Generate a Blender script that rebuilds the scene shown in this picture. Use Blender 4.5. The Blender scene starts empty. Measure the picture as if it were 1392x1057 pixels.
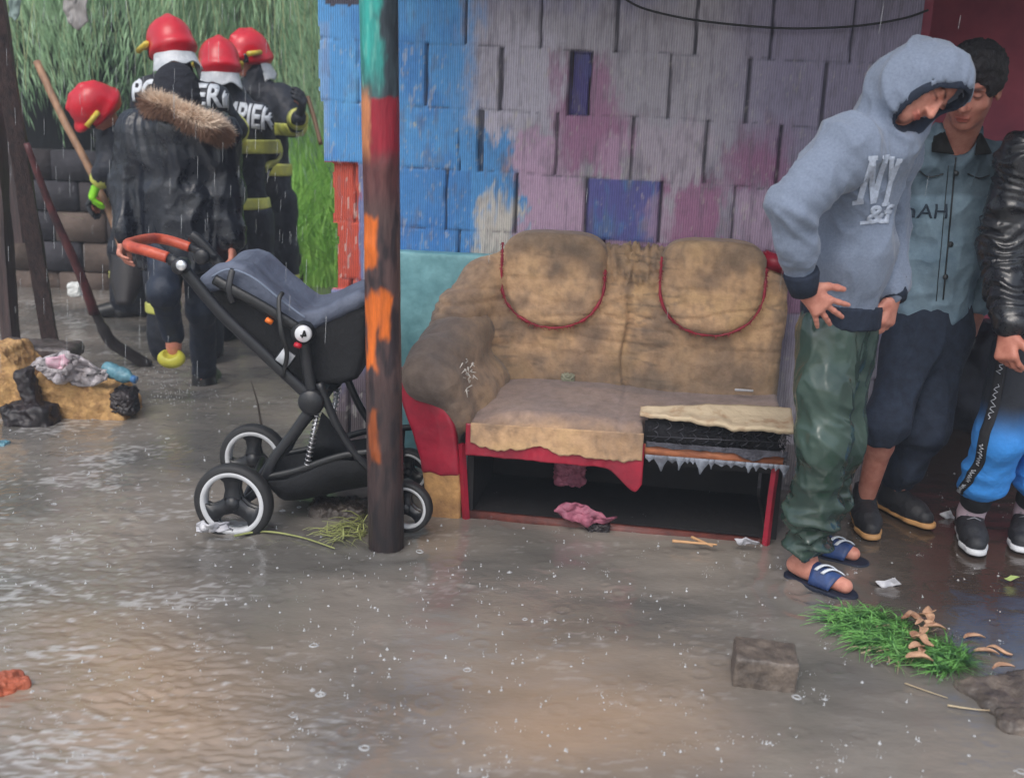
import bpy, bmesh, math, random
import numpy as np
from mathutils import Vector, Matrix
from mathutils.bvhtree import BVHTree
SC = bpy.context.scene
COL = SC.collection
rnd = random.Random(7)
# ------------------------------------------------------------------ camera
W_, H_, F_ = 1392.0, 1057.0, 1480.0
PITCH, ROLL, CH = math.radians(14.3), math.radians(2.0), 1.48
cam = bpy.data.cameras.new("camera")
cam.sensor_fit = 'HORIZONTAL'; cam.sensor_width = 36.0
cam.lens = 36.0 * F_ / W_
cam.clip_start = 0.05; cam.clip_end = 500
camo = bpy.data.objects.new("camera", cam); COL.objects.link(camo)
camo.matrix_world = Matrix.Translation((0, 0, CH)) @ Matrix.Rotation(math.pi/2 - PITCH, 4, 'X') @ Matrix.Rotation(ROLL, 4, 'Z')
SC.camera = camo
cam.dof.use_dof = True; cam.dof.focus_distance = 3.9; cam.dof.aperture_fstop = 2.6
# ------------------------------------------------------------------ world, sun, exposure
SUN_EL, SUN_AZ = math.radians(52), math.radians(200)
world = bpy.data.worlds.new("World"); SC.world = world; world.use_nodes = True
nt = world.node_tree; bg = nt.nodes['Background']
sky = nt.nodes.new('ShaderNodeTexSky'); sky.sky_type = 'NISHITA'; sky.sun_disc = False
sky.sun_elevation = SUN_EL; sky.sun_rotation = SUN_AZ; sky.dust_density = 3.0; sky.air_density = 1.2
hs = nt.nodes.new('ShaderNodeHueSaturation'); hs.inputs['Saturation'].default_value = 0.55
nt.links.new(sky.outputs[0], hs.inputs['Color']); nt.links.new(hs.outputs[0], bg.inputs['Color'])
bg.inputs['Strength'].default_value = 0.15
sl = bpy.data.lights.new("sun", 'SUN'); sl.energy = 0.6; sl.angle = math.radians(35); sl.color = (1, .97, .93)
so = bpy.data.objects.new("sun", sl); COL.objects.link(so)
sd = Vector((math.sin(SUN_AZ)*math.cos(SUN_EL), math.cos(SUN_AZ)*math.cos(SUN_EL), math.sin(SUN_EL)))
so.rotation_euler = sd.to_track_quat('Z', 'Y').to_euler()
SC.view_settings.view_transform = 'Standard'; SC.view_settings.look = 'None'
SC.view_settings.exposure = 0.58; SC.view_settings.gamma = 1.0
SC.render.engine = 'CYCLES'
SC.cycles.use_denoising = True
try: SC.cycles.denoiser = 'OPENIMAGEDENOISE'
except Exception: pass
SC.cycles.max_bounces = 8; SC.cycles.diffuse_bounces = 4; SC.cycles.glossy_bounces = 3
SC.cycles.transparent_max_bounces = 8; SC.cycles.volume_bounces = 0; SC.cycles.volume_step_rate = 4
# ------------------------------------------------------------------ pixel <-> world authoring helpers
def ray(px, py):
    x = (px-W_/2)/F_; y = -(py-H_/2)/F_
    c, s = math.cos(ROLL), math.sin(ROLL)
    x0 = x*c - y*s; y0 = x*s + y*c
    return (x0, math.cos(PITCH)+y0*math.sin(PITCH), -math.sin(PITCH)+y0*math.cos(PITCH))
def at(px, py, Y):
    d = ray(px, py); k = Y/d[1]; return Vector((d[0]*k, Y, CH+d[2]*k))
def gnd(px, py, z=0.0):
    d = ray(px, py); k = (z-CH)/d[2]; return Vector((d[0]*k, d[1]*k, z))
def onwall(px, py, c=4.43, s=-0.14):
    d = ray(px, py); k = c/(d[1]-s*d[0]); return Vector((d[0]*k, d[1]*k, CH+d[2]*k))
def proj(p):
    p = np.asarray(p, float); z = p[:, 2]-CH; y = p[:, 1]
    zc = y*math.cos(PITCH)-z*math.sin(PITCH); yc = y*math.sin(PITCH)+z*math.cos(PITCH)
    X = p[:, 0]/zc; Y = yc/zc; c, s = math.cos(ROLL), math.sin(ROLL)
    return W_/2+F_*(X*c+Y*s), H_/2-F_*(-X*s+Y*c)
# ------------------------------------------------------------------ noise
_g = np.random.RandomState(3)
_perm = _g.permutation(512); _perm = np.concatenate([_perm, _perm]).astype(np.int64)
_grad = _g.normal(size=(512, 3)); _grad /= np.linalg.norm(_grad, axis=1)[:, None]
def pn(p):
    p = np.asarray(p, float); i = np.floor(p).astype(np.int64); f = p-i; u = f*f*f*(f*(f*6-15)+10)
    r = 0
    for dx in (0, 1):
        wx = u[:, 0] if dx else 1-u[:, 0]
        for dy in (0, 1):
            wy = u[:, 1] if dy else 1-u[:, 1]
            for dz in (0, 1):
                wz = u[:, 2] if dz else 1-u[:, 2]
                h = _perm[(_perm[(_perm[(i[:, 0]+dx) & 511]+i[:, 1]+dy) & 511]+i[:, 2]+dz) & 511]
                g = _grad[h]
                r = r + wx*wy*wz*(g[:, 0]*(f[:, 0]-dx)+g[:, 1]*(f[:, 1]-dy)+g[:, 2]*(f[:, 2]-dz))
    return r*1.6
def fbm(p, o=4):
    p = np.asarray(p, float); r = 0; a = 1; t = 0
    for k in range(o):
        r = r+a*pn(p*2**k+k*17.3); t += a; a *= .5
    return r/t
def ridge(p): return 1-2*np.abs(pn(p))
def crease(p, w=.5):
    r = 1-np.abs(pn(p))/w*1.0; return np.clip(r, 0, 1)**1.5*2-.6
def sstep(a, b, x):
    t = np.clip((x-a)/(b-a), 0, 1); return t*t*(3-2*t)
# ------------------------------------------------------------------ object helpers
def mk(name, verts, faces, mat=None, parent=None, smooth=True, attr=None):
    me = bpy.data.meshes.new(name)
    me.from_pydata([tuple(v) for v in verts] if not isinstance(verts, np.ndarray) else verts.tolist(), [],
                   faces.tolist() if isinstance(faces, np.ndarray) else faces)
    me.validate(); me.update()
    if smooth: me.polygons.foreach_set('use_smooth', [True]*len(me.polygons))
    if attr is not None and len(me.vertices) == len(attr):
        ca = me.color_attributes.new('Col', 'FLOAT_COLOR', 'POINT')
        a = np.ones((len(attr), 4), np.float32); a[:, :3] = attr; ca.data.foreach_set('color', a.ravel())
    if mat: me.materials.append(mat)
    o = bpy.data.objects.new(name, me); COL.objects.link(o)
    if parent: parent_to(o, parent)
    return o
def parent_to(o, p):
    o.parent = p; o.matrix_parent_inverse = p.matrix_world.inverted()
def thing(name, label, cat, loc=(0, 0, 0), group=None):
    o = bpy.data.objects.new(name, None); COL.objects.link(o)
    o.empty_display_size = .1; o.location = loc; o.matrix_world = Matrix.Translation(loc)
    o['label'] = label; o['category'] = cat
    if group: o['group'] = group
    return o
def tag(o, label, cat, group=None):
    o['label'] = label; o['category'] = cat
    if group: o['group'] = group
    return o
def kind(o, k): o['kind'] = k; return o
class MB:
    """collects shapes into one mesh"""
    def __init__(s): s.v = []; s.f = []
    def add(s, v, f):
        n = len(s.v); s.v += [tuple(x) for x in v]; s.f += [tuple(i+n for i in q) for q in f]
    def box(s, c, h, rot=None, bev=0.0):
        bm = bmesh.new(); bmesh.ops.create_cube(bm, size=2)
        M = Matrix.Translation(c) @ (rot.to_4x4() if rot else Matrix.Identity(4))
        for v in bm.verts: v.co = Vector((v.co.x*h[0], v.co.y*h[1], v.co.z*h[2]))
        if bev: bmesh.ops.bevel(bm, geom=bm.edges[:], offset=bev, segments=2, affect='EDGES')
        for v in bm.verts: v.co = M @ v.co
        bm.verts.index_update(); s.add([v.co for v in bm.verts], [[v.index for v in f.verts] for f in bm.faces]); bm.free()
    def tube(s, pts, rad, n=10, cap=True, flat=None):
        pts = [Vector(p) for p in pts]; m = len(pts)
        if not hasattr(rad, '__len__'): rad = [rad]*m
        t0 = (pts[1]-pts[0]).normalized(); up = Vector((0, 0, 1)) if abs(t0.z) < .9 else Vector((0, 1, 0))
        a = t0.cross(up).normalized(); V = []; 
        for i in range(m):
            t = (pts[min(i+1, m-1)]-pts[max(i-1, 0)]).normalized()
            a = (a-t*a.dot(t)).normalized(); b = t.cross(a)
            for k in range(n):
                th = 2*math.pi*k/n; o = (a*math.cos(th)+b*math.sin(th))*rad[i]
                if flat: o = o-Vector(flat[0])*(o.dot(Vector(flat[0])))*(1-flat[1])
                V.append(pts[i]+o)
        Fc = [[i*n+k, i*n+(k+1) % n, (i+1)*n+(k+1) % n, (i+1)*n+k] for i in range(m-1) for k in range(n)]
        if cap: Fc += [list(range(n))[::-1], [(m-1)*n+k for k in range(n)]]
        s.add(V, Fc)
    def lathe(s, c, axis, prof, n=32):
        """prof: (r, h) list around axis through c"""
        ax = Vector(axis).normalized(); up = Vector((0, 0, 1)) if abs(ax.z) < .9 else Vector((0, 1, 0))
        a = ax.cross(up).normalized(); b = ax.cross(a); c = Vector(c)
        V = [c+ax*h+(a*math.cos(2*math.pi*k/n)+b*math.sin(2*math.pi*k/n))*max(r, 1e-4) for r, h in prof for k in range(n)]
        m = len(prof); s.add(V, [[i*n+k, i*n+(k+1) % n, (i+1)*n+(k+1) % n, (i+1)*n+k] for i in range(m-1) for k in range(n)])
    def grid(s, fn, nu, nv):
        V = [fn(i/nu, j/nv) for j in range(nv+1) for i in range(nu+1)]
        s.add(V, [[j*(nu+1)+i, j*(nu+1)+i+1, (j+1)*(nu+1)+i+1, (j+1)*(nu+1)+i] for j in range(nv) for i in range(nu)])
    def obj(s, name, mat, parent=None, smooth=True, solid=0, sub=0):
        o = mk(name, s.v, s.f, mat, parent, smooth)
        if solid:
            m = o.modifiers.new('s', 'SOLIDIFY'); m.thickness = solid; m.offset = 0
        if sub:
            m = o.modifiers.new('b', 'SUBSURF'); m.levels = m.render_levels = sub
        return o
def spline(pts, n=6):
    pts = [Vector(p) for p in pts]; r = []
    for i in range(len(pts)-1):
        p0 = pts[max(i-1, 0)]; p1 = pts[i]; p2 = pts[i+1]; p3 = pts[min(i+2, len(pts)-1)]
        for k in range(n):
            t = k/n; r.append(0.5*((2*p1)+(p2-p0)*t+(2*p0-5*p1+4*p2-p3)*t*t+(3*p1-p0-3*p2+p3)*t**3))
    r.append(pts[-1]); return r
# ------------------------------------------------------------------ signed-distance modelling
class SDF:
    def __init__(s, lo, hi, vox):
        s.lo = np.array(lo, float); s.vox = vox
        s.n = np.maximum(np.ceil((np.array(hi, float)-s.lo)/vox).astype(int)+1, 4)
        s.d = np.full(s.n, 1.0, np.float32)
    def _blk(s, lo, hi):
        a = np.clip(np.floor((np.asarray(lo)-s.lo)/s.vox).astype(int), 0, s.n); b = np.clip(np.ceil((np.asarray(hi)-s.lo)/s.vox).astype(int)+1, 0, s.n)
        if np.any(b <= a): return None
        ax = [s.lo[i]+np.arange(a[i], b[i])*s.vox for i in range(3)]
        P = np.stack(np.meshgrid(*ax, indexing='ij'), -1)
        return (slice(a[0], b[0]), slice(a[1], b[1]), slice(a[2], b[2])), P
    def put(s, fn, lo, hi, k=0.0, op='u'):
        m = k+3*s.vox; r = s._blk(np.asarray(lo, float)-m, np.asarray(hi, float)+m)
        if r is None: return s
        sl_, P = r; v = fn(P).astype(np.float32); a = s.d[sl_]
        if op == 's': v = -v
        if op == 'u':
            o = np.minimum(a, v)
            if k > 0: h = np.maximum(k-np.abs(a-v), 0)/k; o = o-h*h*k*.25
        else:
            o = np.maximum(a, v)
            if k > 0: h = np.maximum(k-np.abs(a-v), 0)/k; o = o+h*h*k*.25
        s.d[sl_] = o; return s
    def cone(s, a, b, ra, rb, k=0.0, flat=None, op='u'):
        a = np.array(a, float); b = np.array(b, float); ab = b-a; L = max(ab@ab, 1e-9); f = flat[1] if flat else 1.0
        fx = np.array(flat[0], float) if flat else None
        if flat: fx = fx/np.linalg.norm(fx)
        def fn(P):
            q = P-a; t = np.clip(q@ab/L, 0, 1); q = q-t[..., None]*ab
            if flat: c = q@fx; q = q+(c*(1/f-1))[..., None]*fx
            return (np.linalg.norm(q, axis=-1)-(ra+(rb-ra)*t))*min(f, 1)
        R = max(ra, rb)*max(f, 1.0)
        return s.put(fn, np.minimum(a, b)-R, np.maximum(a, b)+R, k, op)
    def path(s, pts, rad, k=0.02, flat=None, op='u'):
        if not hasattr(rad, '__len__'): rad = [rad]*len(pts)
        for i in range(len(pts)-1): s.cone(pts[i], pts[i+1], rad[i], rad[i+1], k, flat, op)
        return s
    def ell(s, c, r, R=None, k=0.0, op='u'):
        c = np.array(c, float); r = np.array(r, float); M = np.array(R, float) if R is not None else np.eye(3)
        def fn(P):
            q = (P-c)@M; a = np.linalg.norm(q/r, axis=-1); b = np.linalg.norm(q/(r*r), axis=-1)
            return a*(a-1)/np.maximum(b, 1e-6)
        m = max(r); return s.put(fn, c-m, c+m, k, op)
    def box(s, c, h, R=None, rad=0.01, k=0.0, op='u'):
        c = np.array(c, float); h = np.array(h, float)-rad; M = np.array(R, float) if R is not None else np.eye(3)
        def fn(P):
            q = np.abs((P-c)@M)-h
            return np.linalg.norm(np.maximum(q, 0), axis=-1)+np.minimum(q.max(-1), 0)-rad
        m = np.linalg.norm(h)+rad; return s.put(fn, c-m, c+m, k, op)
    def copy(s):
        o = SDF.__new__(SDF); o.lo = s.lo; o.vox = s.vox; o.n = s.n; o.d = s.d.copy(); return o
    def pts(s): return np.stack(np.meshgrid(*[s.lo[i]+np.arange(s.n[i])*s.vox for i in range(3)], indexing='ij'), -1)
    def mesh(s):
        d = s.d; d[0] = d[-1] = 1; d[:, 0] = d[:, -1] = 1; d[:, :, 0] = d[:, :, -1] = 1
        ins = d < 0
        cnt = np.zeros(np.array(d.shape)-1, np.int8); C = [(x, y, z) for x in (0, 1) for y in (0, 1) for z in (0, 1)]
        for x, y, z in C: cnt += ins[x:x+cnt.shape[0], y:y+cnt.shape[1], z:z+cnt.shape[2]]
        idx = np.argwhere((cnt > 0) & (cnt < 8)); vid = np.full(cnt.shape, -1, np.int32)
        vid[idx[:, 0], idx[:, 1], idx[:, 2]] = np.arange(len(idx))
        val = {c: d[idx[:, 0]+c[0], idx[:, 1]+c[1], idx[:, 2]+c[2]].astype(float) for c in C}
        acc = np.zeros((len(idx), 3)); n = np.zeros(len(idx))
        for i, c in enumerate(C):
            for e in C[i+1:]:
                if sum(abs(c[q]-e[q]) for q in range(3)) != 1: continue
                a, b = val[c], val[e]; m = (a < 0) != (b < 0); t = np.where(m, a/np.where(m, a-b, 1), 0)
                p = np.array(c)+t[:, None]*(np.array(e)-np.array(c)); acc += np.where(m[:, None], p, 0); n += m
        V = s.lo+s.vox*(idx+acc/np.maximum(n, 1)[:, None]); Q = []
        for ax in range(3):
            sh = [slice(1, -1)]*3; s0 = list(sh); s1 = list(sh); s0[ax] = slice(0, -1); s1[ax] = slice(1, None)
            A = ins[tuple(s0)]; B = ins[tuple(s1)]; e = np.argwhere(A != B)
            if not len(e): continue
            pos = e.copy(); 
            for q in range(3):
                if q != ax: pos[:, q] += 1
            u, w = (ax+1) % 3, (ax+2) % 3
            def g(du, dw):
                p = pos.copy(); p[:, u] -= du; p[:, w] -= dw; return vid[p[:, 0], p[:, 1], p[:, 2]]
            q4 = np.stack([g(1, 1), g(0, 1), g(0, 0), g(1, 0)], 1)
            fl = ~A[e[:, 0], e[:, 1], e[:, 2]]; q4[fl] = q4[fl][:, ::-1]; Q.append(q4)
        Q = np.concatenate(Q) if Q else np.zeros((0, 4), int)
        Q = Q[(Q >= 0).all(1)]
        return V, Q
def vnormals(V, Q):
    n = np.cross(V[Q[:, 2]]-V[Q[:, 0]], V[Q[:, 3]]-V[Q[:, 1]]); N = np.zeros_like(V)
    for k in range(4):
        for c in range(3): N[:, c] += np.bincount(Q[:, k], n[:, c], len(V))
    return N/np.maximum(np.linalg.norm(N, axis=1), 1e-12)[:, None]
def relax(V, Q, it=2, f=.5):
    for _ in range(it):
        S = np.zeros_like(V); c = np.zeros(len(V))
        for k in range(4):
            for o in (1, 3):
                for x in range(3): S[:, x] += np.bincount(Q[:, k], V[Q[:, (k+o) % 4], x], len(V))
                c += np.bincount(Q[:, k], minlength=len(V))
        V = V*(1-f)+f*S/np.maximum(c, 1)[:, None]
    return V
def sobj(name, s, mat, parent=None, disp=None, it=1, colf=None):
    V, Q = s.mesh()
    if it: V = relax(V, Q, it)
    if disp is not None: V = V+vnormals(V, Q)*disp(V)[:, None]
    return mk(name, V, Q, mat, parent, True, colf(V) if colf else None)
# ------------------------------------------------------------------ materials
def lin(c):
    return tuple(((x/255)/12.92 if x/255 <= .04045 else ((x/255+.055)/1.055)**2.4) for x in c)
_mc = {}
def mat(name, col, col2=None, rough=.8, scale=8, bump=.2, bscale=None, metal=0, spec=.5, vcol=False, stretch=(1, 1, 1), coat=0, detail=6, bdist=.01, contrast=(.35, .65), sheen=0, trans=0, rvar=0):
    if name in _mc: return _mc[name]
    m = bpy.data.materials.new(name); m.use_nodes = True; n = m.node_tree.nodes; L = m.node_tree.links
    b = n['Principled BSDF']; b.inputs['Roughness'].default_value = rough; b.inputs['Metallic'].default_value = metal
    b.inputs['Specular IOR Level'].default_value = spec; b.inputs['Coat Weight'].default_value = coat; b.inputs['Sheen Weight'].default_value = sheen
    b.inputs['Transmission Weight'].default_value = trans
    tc = n.new('ShaderNodeTexCoord'); mp = n.new('ShaderNodeMapping'); mp.inputs['Scale'].default_value = stretch
    L.new(tc.outputs['Object'], mp.inputs['Vector'])
    nz = n.new('ShaderNodeTexNoise'); nz.inputs['Scale'].default_value = scale; nz.inputs['Detail'].default_value = detail; nz.inputs['Roughness'].default_value = .65
    L.new(mp.outputs[0], nz.inputs['Vector'])
    cr = n.new('ShaderNodeValToRGB'); cr.color_ramp.elements[0].position = contrast[0]; cr.color_ramp.elements[1].position = contrast[1]
    c2 = col2 if col2 else tuple(x*.75 for x in col)
    cr.color_ramp.elements[0].color = (*c2, 1); cr.color_ramp.elements[1].color = (*col, 1)
    L.new(nz.outputs['Fac'], cr.inputs[0]); out = cr.outputs[0]
    if vcol:
        at_ = n.new('ShaderNodeAttribute'); at_.attribute_name = 'Col'
        mx = n.new('ShaderNodeMix'); mx.data_type = 'RGBA'; mx.blend_type = 'MULTIPLY'; mx.inputs[0].default_value = 1
        L.new(at_.outputs['Color'], mx.inputs[6]); L.new(out, mx.inputs[7]); out = mx.outputs[2]
    L.new(out, b.inputs['Base Color'])
    if rvar:
        mr = n.new('ShaderNodeMapRange'); mr.inputs['To Min'].default_value = max(rough-rvar, .02); mr.inputs['To Max'].default_value = min(rough+rvar, 1)
        mr.inputs['From Min'].default_value = .35; mr.inputs['From Max'].default_value = .65
        L.new(nz.outputs['Fac'], mr.inputs[0]); L.new(mr.outputs[0], b.inputs['Roughness'])
    if bump:
        n2 = n.new('ShaderNodeTexNoise'); n2.inputs['Scale'].default_value = bscale or scale*4; n2.inputs['Detail'].default_value = 4
        L.new(mp.outputs[0], n2.inputs['Vector']); bp = n.new('ShaderNodeBump'); bp.inputs['Strength'].default_value = bump; bp.inputs['Distance'].default_value = bdist
        L.new(n2.outputs['Fac'], bp.inputs['Height']); L.new(bp.outputs[0], b.inputs['Normal'])
    _mc[name] = m; return m
# ================================================================== SETTING
# ---- water sheet
def nonuni(a, b, n, p): return [a+(b-a)*(i/n)**p for i in range(n+1)]
def build_water():
    ys = [-6, -3, -1, 0, .8, 1.4]+list(1.7*(9.5/1.7)**(np.arange(521)/520))+[10.5, 12, 15, 20, 30, 60]
    xs = [-60, -30, -15, -8, -5.5]+list(np.linspace(-4.2, 3.2, 740))+[4, 5, 7, 12, 30, 60]
    X, Y = np.meshgrid(xs, ys); P = np.stack([X.ravel(), Y.ravel(), np.zeros(X.size)], 1)
    x, y = P[:, 0], P[:, 1]
    px, py = proj(np.stack([x, np.maximum(y, 1.5), x*0], 1))
    fade = sstep(1.3, 1.8, y)*sstep(9.5, 8, y)*sstep(-4.2, -3.8, x)*sstep(3.2, 3., x)
    shel = sstep(500, 250, px+.5*(900-py))          # lively, unsheltered side
    z = .0045*fbm(P*[5, 9, 1], 3)
    q = P+np.stack([.05*pn(P*[4, 4, 1]), .05*pn(P*[4, 4, 1]+9), x*0], 1)
    z += (.0008+.0034*shel)*ridge(q*[16, 38, 1])*sstep(-.1, .5, fbm(P*[2.2, 3.5, 1]+5, 2)+.25*shel)
    z += (.0006+.0014*shel)*pn(q*[36, 70, 1])+(.0004+.0005*shel)*pn(q*[85, 130, 1]+3)
    R = np.random.RandomState(5)                     # rain rings
    cx = R.uniform(-2.4, 1.9, 900); cy = 1.9+R.uniform(0, 1, 900)**1.5*5.2
    for a, b in zip(cx, cy):
        r0 = R.uniform(.008, .034); m = (np.abs(x-a) < r0*2.2) & (np.abs(y-b) < r0*2.2)
        if not m.any(): continue
        r = np.hypot(x[m]-a, y[m]-b); z[m] += .0022*np.exp(-((r-r0)/(.25*r0+.003))**2)-.0012*np.exp(-((r-r0*.6)/(.3*r0))**2)
    for (a, b) in ((-2.014+.1, 5.95), (-.42, 3.55), (-.97, 3.62), (1.0, 3.25), (-1.68, 5.7)):  # wakes round things in the water
        r = np.hypot(x-a, y-b); z += .006*np.cos(r*60)*np.exp(-(r/.16)**2)
    P[:, 2] = z*fade
    # silt colour
    c = np.zeros((len(P), 3)); n = fbm(P*[1.1, 1.6, 1]+3, 3)
    base = np.array(lin((144, 136, 127))); warm = np.array(lin((166, 142, 118))); dark = np.array(lin((106, 103, 99))); mud = np.array(lin((70, 58, 50)))
    t = sstep(-.3, .3, n)[:, None]; c = dark*(1-t)+base*t
    w = np.maximum(np.exp(-(((px-190)/210)**2+((py-960)/130)**2)), .8*np.exp(-(((px-760)/230)**2+((py-990)/90)**2)))
    w = np.maximum(w, .6*np.exp(-(((px-100)/120)**2+((py-870)/70)**2)))
    w = np.clip(w*(1+.8*n), 0, 1)[:, None]; c = c*(1-w)+warm*w
    d = np.exp(-(((px-330)/120)**2+((py-830)/90)**2)); d = np.maximum(d, .7*np.exp(-(((px-160)/200)**2+((py-800)/50)**2)))[:, None]*.7; c = c*(1-d)+dark*d
    r = (sstep(1080, 1330, px+.35*(860-py))*sstep(930, 800, py))[:, None]; c = c*(1-r)+mud*r
    # foam flecks and sky glints, both painted into the water colour
    fo = sstep(.20, .40, fbm(q*[19, 50, 1]+11, 4)+.12*shel-.17+.34*sstep(-.05, .35, fbm(P*[2.1, 3.4, 1]+31, 3)))*fade*sstep(1250, 900, px)
    fo = (fo*(.18+.36*shel))[:, None]; c = c*(1-fo)+np.array([.60, .59, .58])*fo
    nx = len(xs); F = [[j*nx+i, j*nx+i+1, (j+1)*nx+i+1, (j+1)*nx+i] for j in range(len(ys)-1) for i in range(nx-1)]
    m = mat('muddy_water', (1, 1, 1), (.86, .86, .86), rough=.055, scale=3.5, bump=.28, bscale=42, vcol=True, stretch=(1, 2.2, 1), bdist=.004, spec=1.0, rvar=.03)
    o = mk('flood_water', P, F, m, attr=c); kind(o, 'structure')
build_water()
# ---- ground under and beyond the water
def build_ground():
    xs = np.concatenate([[-80, -40, -20], np.linspace(-10, 10, 80), [20, 40, 80]]); ys = np.concatenate([[-8, -3], np.linspace(0, 16, 110), [22, 35, 80]])
    X, Y = np.meshgrid(xs, ys); P = np.stack([X.ravel(), Y.ravel(), X.ravel()*0], 1)
    P[:, 2] = -.16+.03*fbm(P*1.3, 3)+sstep(8.6, 10.2, Y.ravel()+.25*pn(P*1.1))*.42+.4*sstep(10, 22, Y.ravel())
    nx = len(xs); F = [[j*nx+i, j*nx+i+1, (j+1)*nx+i+1, (j+1)*nx+i] for j in range(len(ys)-1) for i in range(nx-1)]
    kind(mk('ground', P, F, mat('mud', lin((96, 84, 66)), lin((60, 66, 44)), scale=2, rough=.9)), 'structure')
build_ground()
# ================================================================== BLOCK WALL
def build_wall():
    du, dz = .0065, .008
    us = np.arange(-.84, 1.462, du); zs = np.arange(-.14, 2.62, dz)
    U, Z = np.meshgrid(us, zs); u = U.ravel(); z = Z.ravel()
    yw = 4.43-.14*u
    P = np.stack([u, yw, z], 1); px, py = proj(P)
    zz = z+.018*(u+.5)+.006*pn(np.stack([u*3, z*.5, u*0], 1))
    row = np.floor((zz-.05)/.24).astype(int)         # 4 -> 1.01..1.25 etc
    fz = (zz-.05)-row*.24
    J = {7: [(-.62, .004), (-.231, .006), (.064, .006), (.355, .009), (.65, .008), (.93, .006), (1.22, .006), (1.5, .006)],
         6: [(-.66, .004), (-.383, .006), (-.088, .013), (.182, .008), (.262, .005), (.565, .007), (.861, .009), (1.14, .009), (1.43, .006)],
         5: [(-.60, .004), (-.245, .003), (-.16, .016), (.142, .008), (.436, .007), (.72, .008), (.995, .009), (1.28, .006)],
         4: [(-.68, .004), (-.295, .006), (-.010, .009), (.272, .010), (.560, .011), (.84, .005), (1.10, .008), (1.38, .006)],
         3: [(-.60, .004), (-.24, .006), (.05, .006), (.35, .008), (.64, .007), (.93, .008), (1.22, .006)]}
    allj = {}
    for r in range(-1, 12): allj[r] = J.get(r, [(x0+(.14 if r % 2 else 0), .006) for x0 in np.arange(-.70, 2, .287)])
    g = np.zeros(len(u)); bid = np.zeros(len(u), int)
    ue = u+.004*pn(np.stack([u*2, z*9, z*0], 1))
    for r, js in allj.items():
        m = row == r
        if not m.any(): continue
        b = np.zeros(m.sum(), int)
        for k, (x0, hw) in enumerate(js):
            dd = np.abs(ue[m]-x0)-hw*.72; g[m] = np.maximum(g[m], sstep(.0025, -.0025, dd+.002*pn(np.stack([ue[m]*5, z[m]*14, z[m]*0+k], 1)))); b += (ue[m] > x0)
        bid[m] = r*40+b
    hj = np.minimum(fz, .24-fz); hw = .0015+.003*pn(np.stack([u*7, row*3.3, u*0], 1))
    gh = sstep(.006, 0, hj-np.maximum(hw, 0))*(.55+.5*np.clip(pn(np.stack([u*9, row*1.7+5, u*0], 1))*2, -1, 1))
    R = np.random.RandomState(11); off = R.uniform(-.0022, .0022, 800); 
    dep = off[bid+50]
    rec = (row == 6) & (u > .182) & (u < .262); dep = np.where(rec, -.045, dep)      # the sunken narrow block
    dep = dep+.0015*fbm(P*[60, 60, 8], 2)+.002*fbm(P*9, 3)
    dep = dep-.020*np.clip(g, 0, 1)-.006*np.clip(gh, 0, 1)
    # ---------- paint
    N1 = fbm(P*[7, 7, 4.2], 4); N2 = fbm(P*[22, 22, 9]+7, 3); N3 = fbm(P*[50, 50, 12]+3, 2)
    N4 = fbm(P*[80, 80, 26]+9, 3); jx = px+24*N1+18*N2+12*N3+9*N4; jy = py+22*N1+26*N2+18*N3+14*N4
    def L_(r, g_, b): return np.array(lin((r, g_, b)))
    blue = L_(88, 154, 214); deep = L_(62, 120, 192); lav = L_(190, 184, 198); gry = L_(168, 162, 172)
    mag = L_(164, 106, 144); lil = L_(196, 164, 190); vio = L_(88, 90, 160); whi = L_(206, 200, 192)
    c = np.ones((len(u), 3))*(gry*.55+lav*.45)
    def pt(col, a):
        nonlocal c
        a = np.clip(a, 0, 1)[:, None]; c = c*(1-a)+col*a
    def soft(x0, x1, y0, y1, s=12, X=jx, Y=jy): return sstep(x0-s, x0+s, X)*sstep(x1+s, x1-s, X)*sstep(y0-s, y0+s, Y)*sstep(y1+s, y1-s, Y)
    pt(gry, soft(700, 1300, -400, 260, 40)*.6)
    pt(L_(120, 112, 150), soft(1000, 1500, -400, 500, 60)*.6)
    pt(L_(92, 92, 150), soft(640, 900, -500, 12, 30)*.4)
    pt(blue, sstep(668, 622, jx))
    pt(blue, soft(400, 700, 175, 600, 8)); pt(blue, soft(600, 702, 228, 330, 6))
    pt(lav, sstep(600, 700, jx)*soft(600, 760, 40, 176, 10)*.9)
    pt(lil, soft(702, 760, 180, 242, 8)); pt(mag, soft(762, 856, 155, 236, 14)*.8); pt(lil, soft(820, 862, 180, 240, 9)*.6)
    pt(mag, soft(752, 835, 85, 165, 16)*.75); pt(L_(186, 172, 186), soft(862, 962, 165, 250, 8)*.7)
    pt(mag*.9, soft(985, 1062, 200, 255, 16)*.7); pt(mag*.85, soft(1000, 1075, 170, 260, 24)*.4)
    pt(lil, soft(704, 803, 236, 400, 5)*.95); pt(vio, ((row == 4) & (ue > .272) & (ue < .56))*.93)
    pt(blue*.8, ((row == 4) & (ue > .30) & (ue < .545))*sstep(.1, .6, N2+.2)*.6)
    pt(lil*.8, soft(870, 902, 268, 325, 10)*.7)
    pt(mag, soft(903, 985, 250, 330, 10)*.85); pt(lil, soft(1000, 1060, 262, 400, 9)*.6)
    pt(whi, soft(646, 700, 258, 420, 6)*sstep(236, 290, py+60*N3)); pt(whi, sstep(0, .5, N3)*soft(650, 720, 160, 182, 8))
    pt(lav*1.1, soft(660, 700, 150, 182, 7)); pt(vio*.75, rec*.9)
    pt(mag*.9, (row == 3)*sstep(760, 800, px)*.6)
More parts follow.
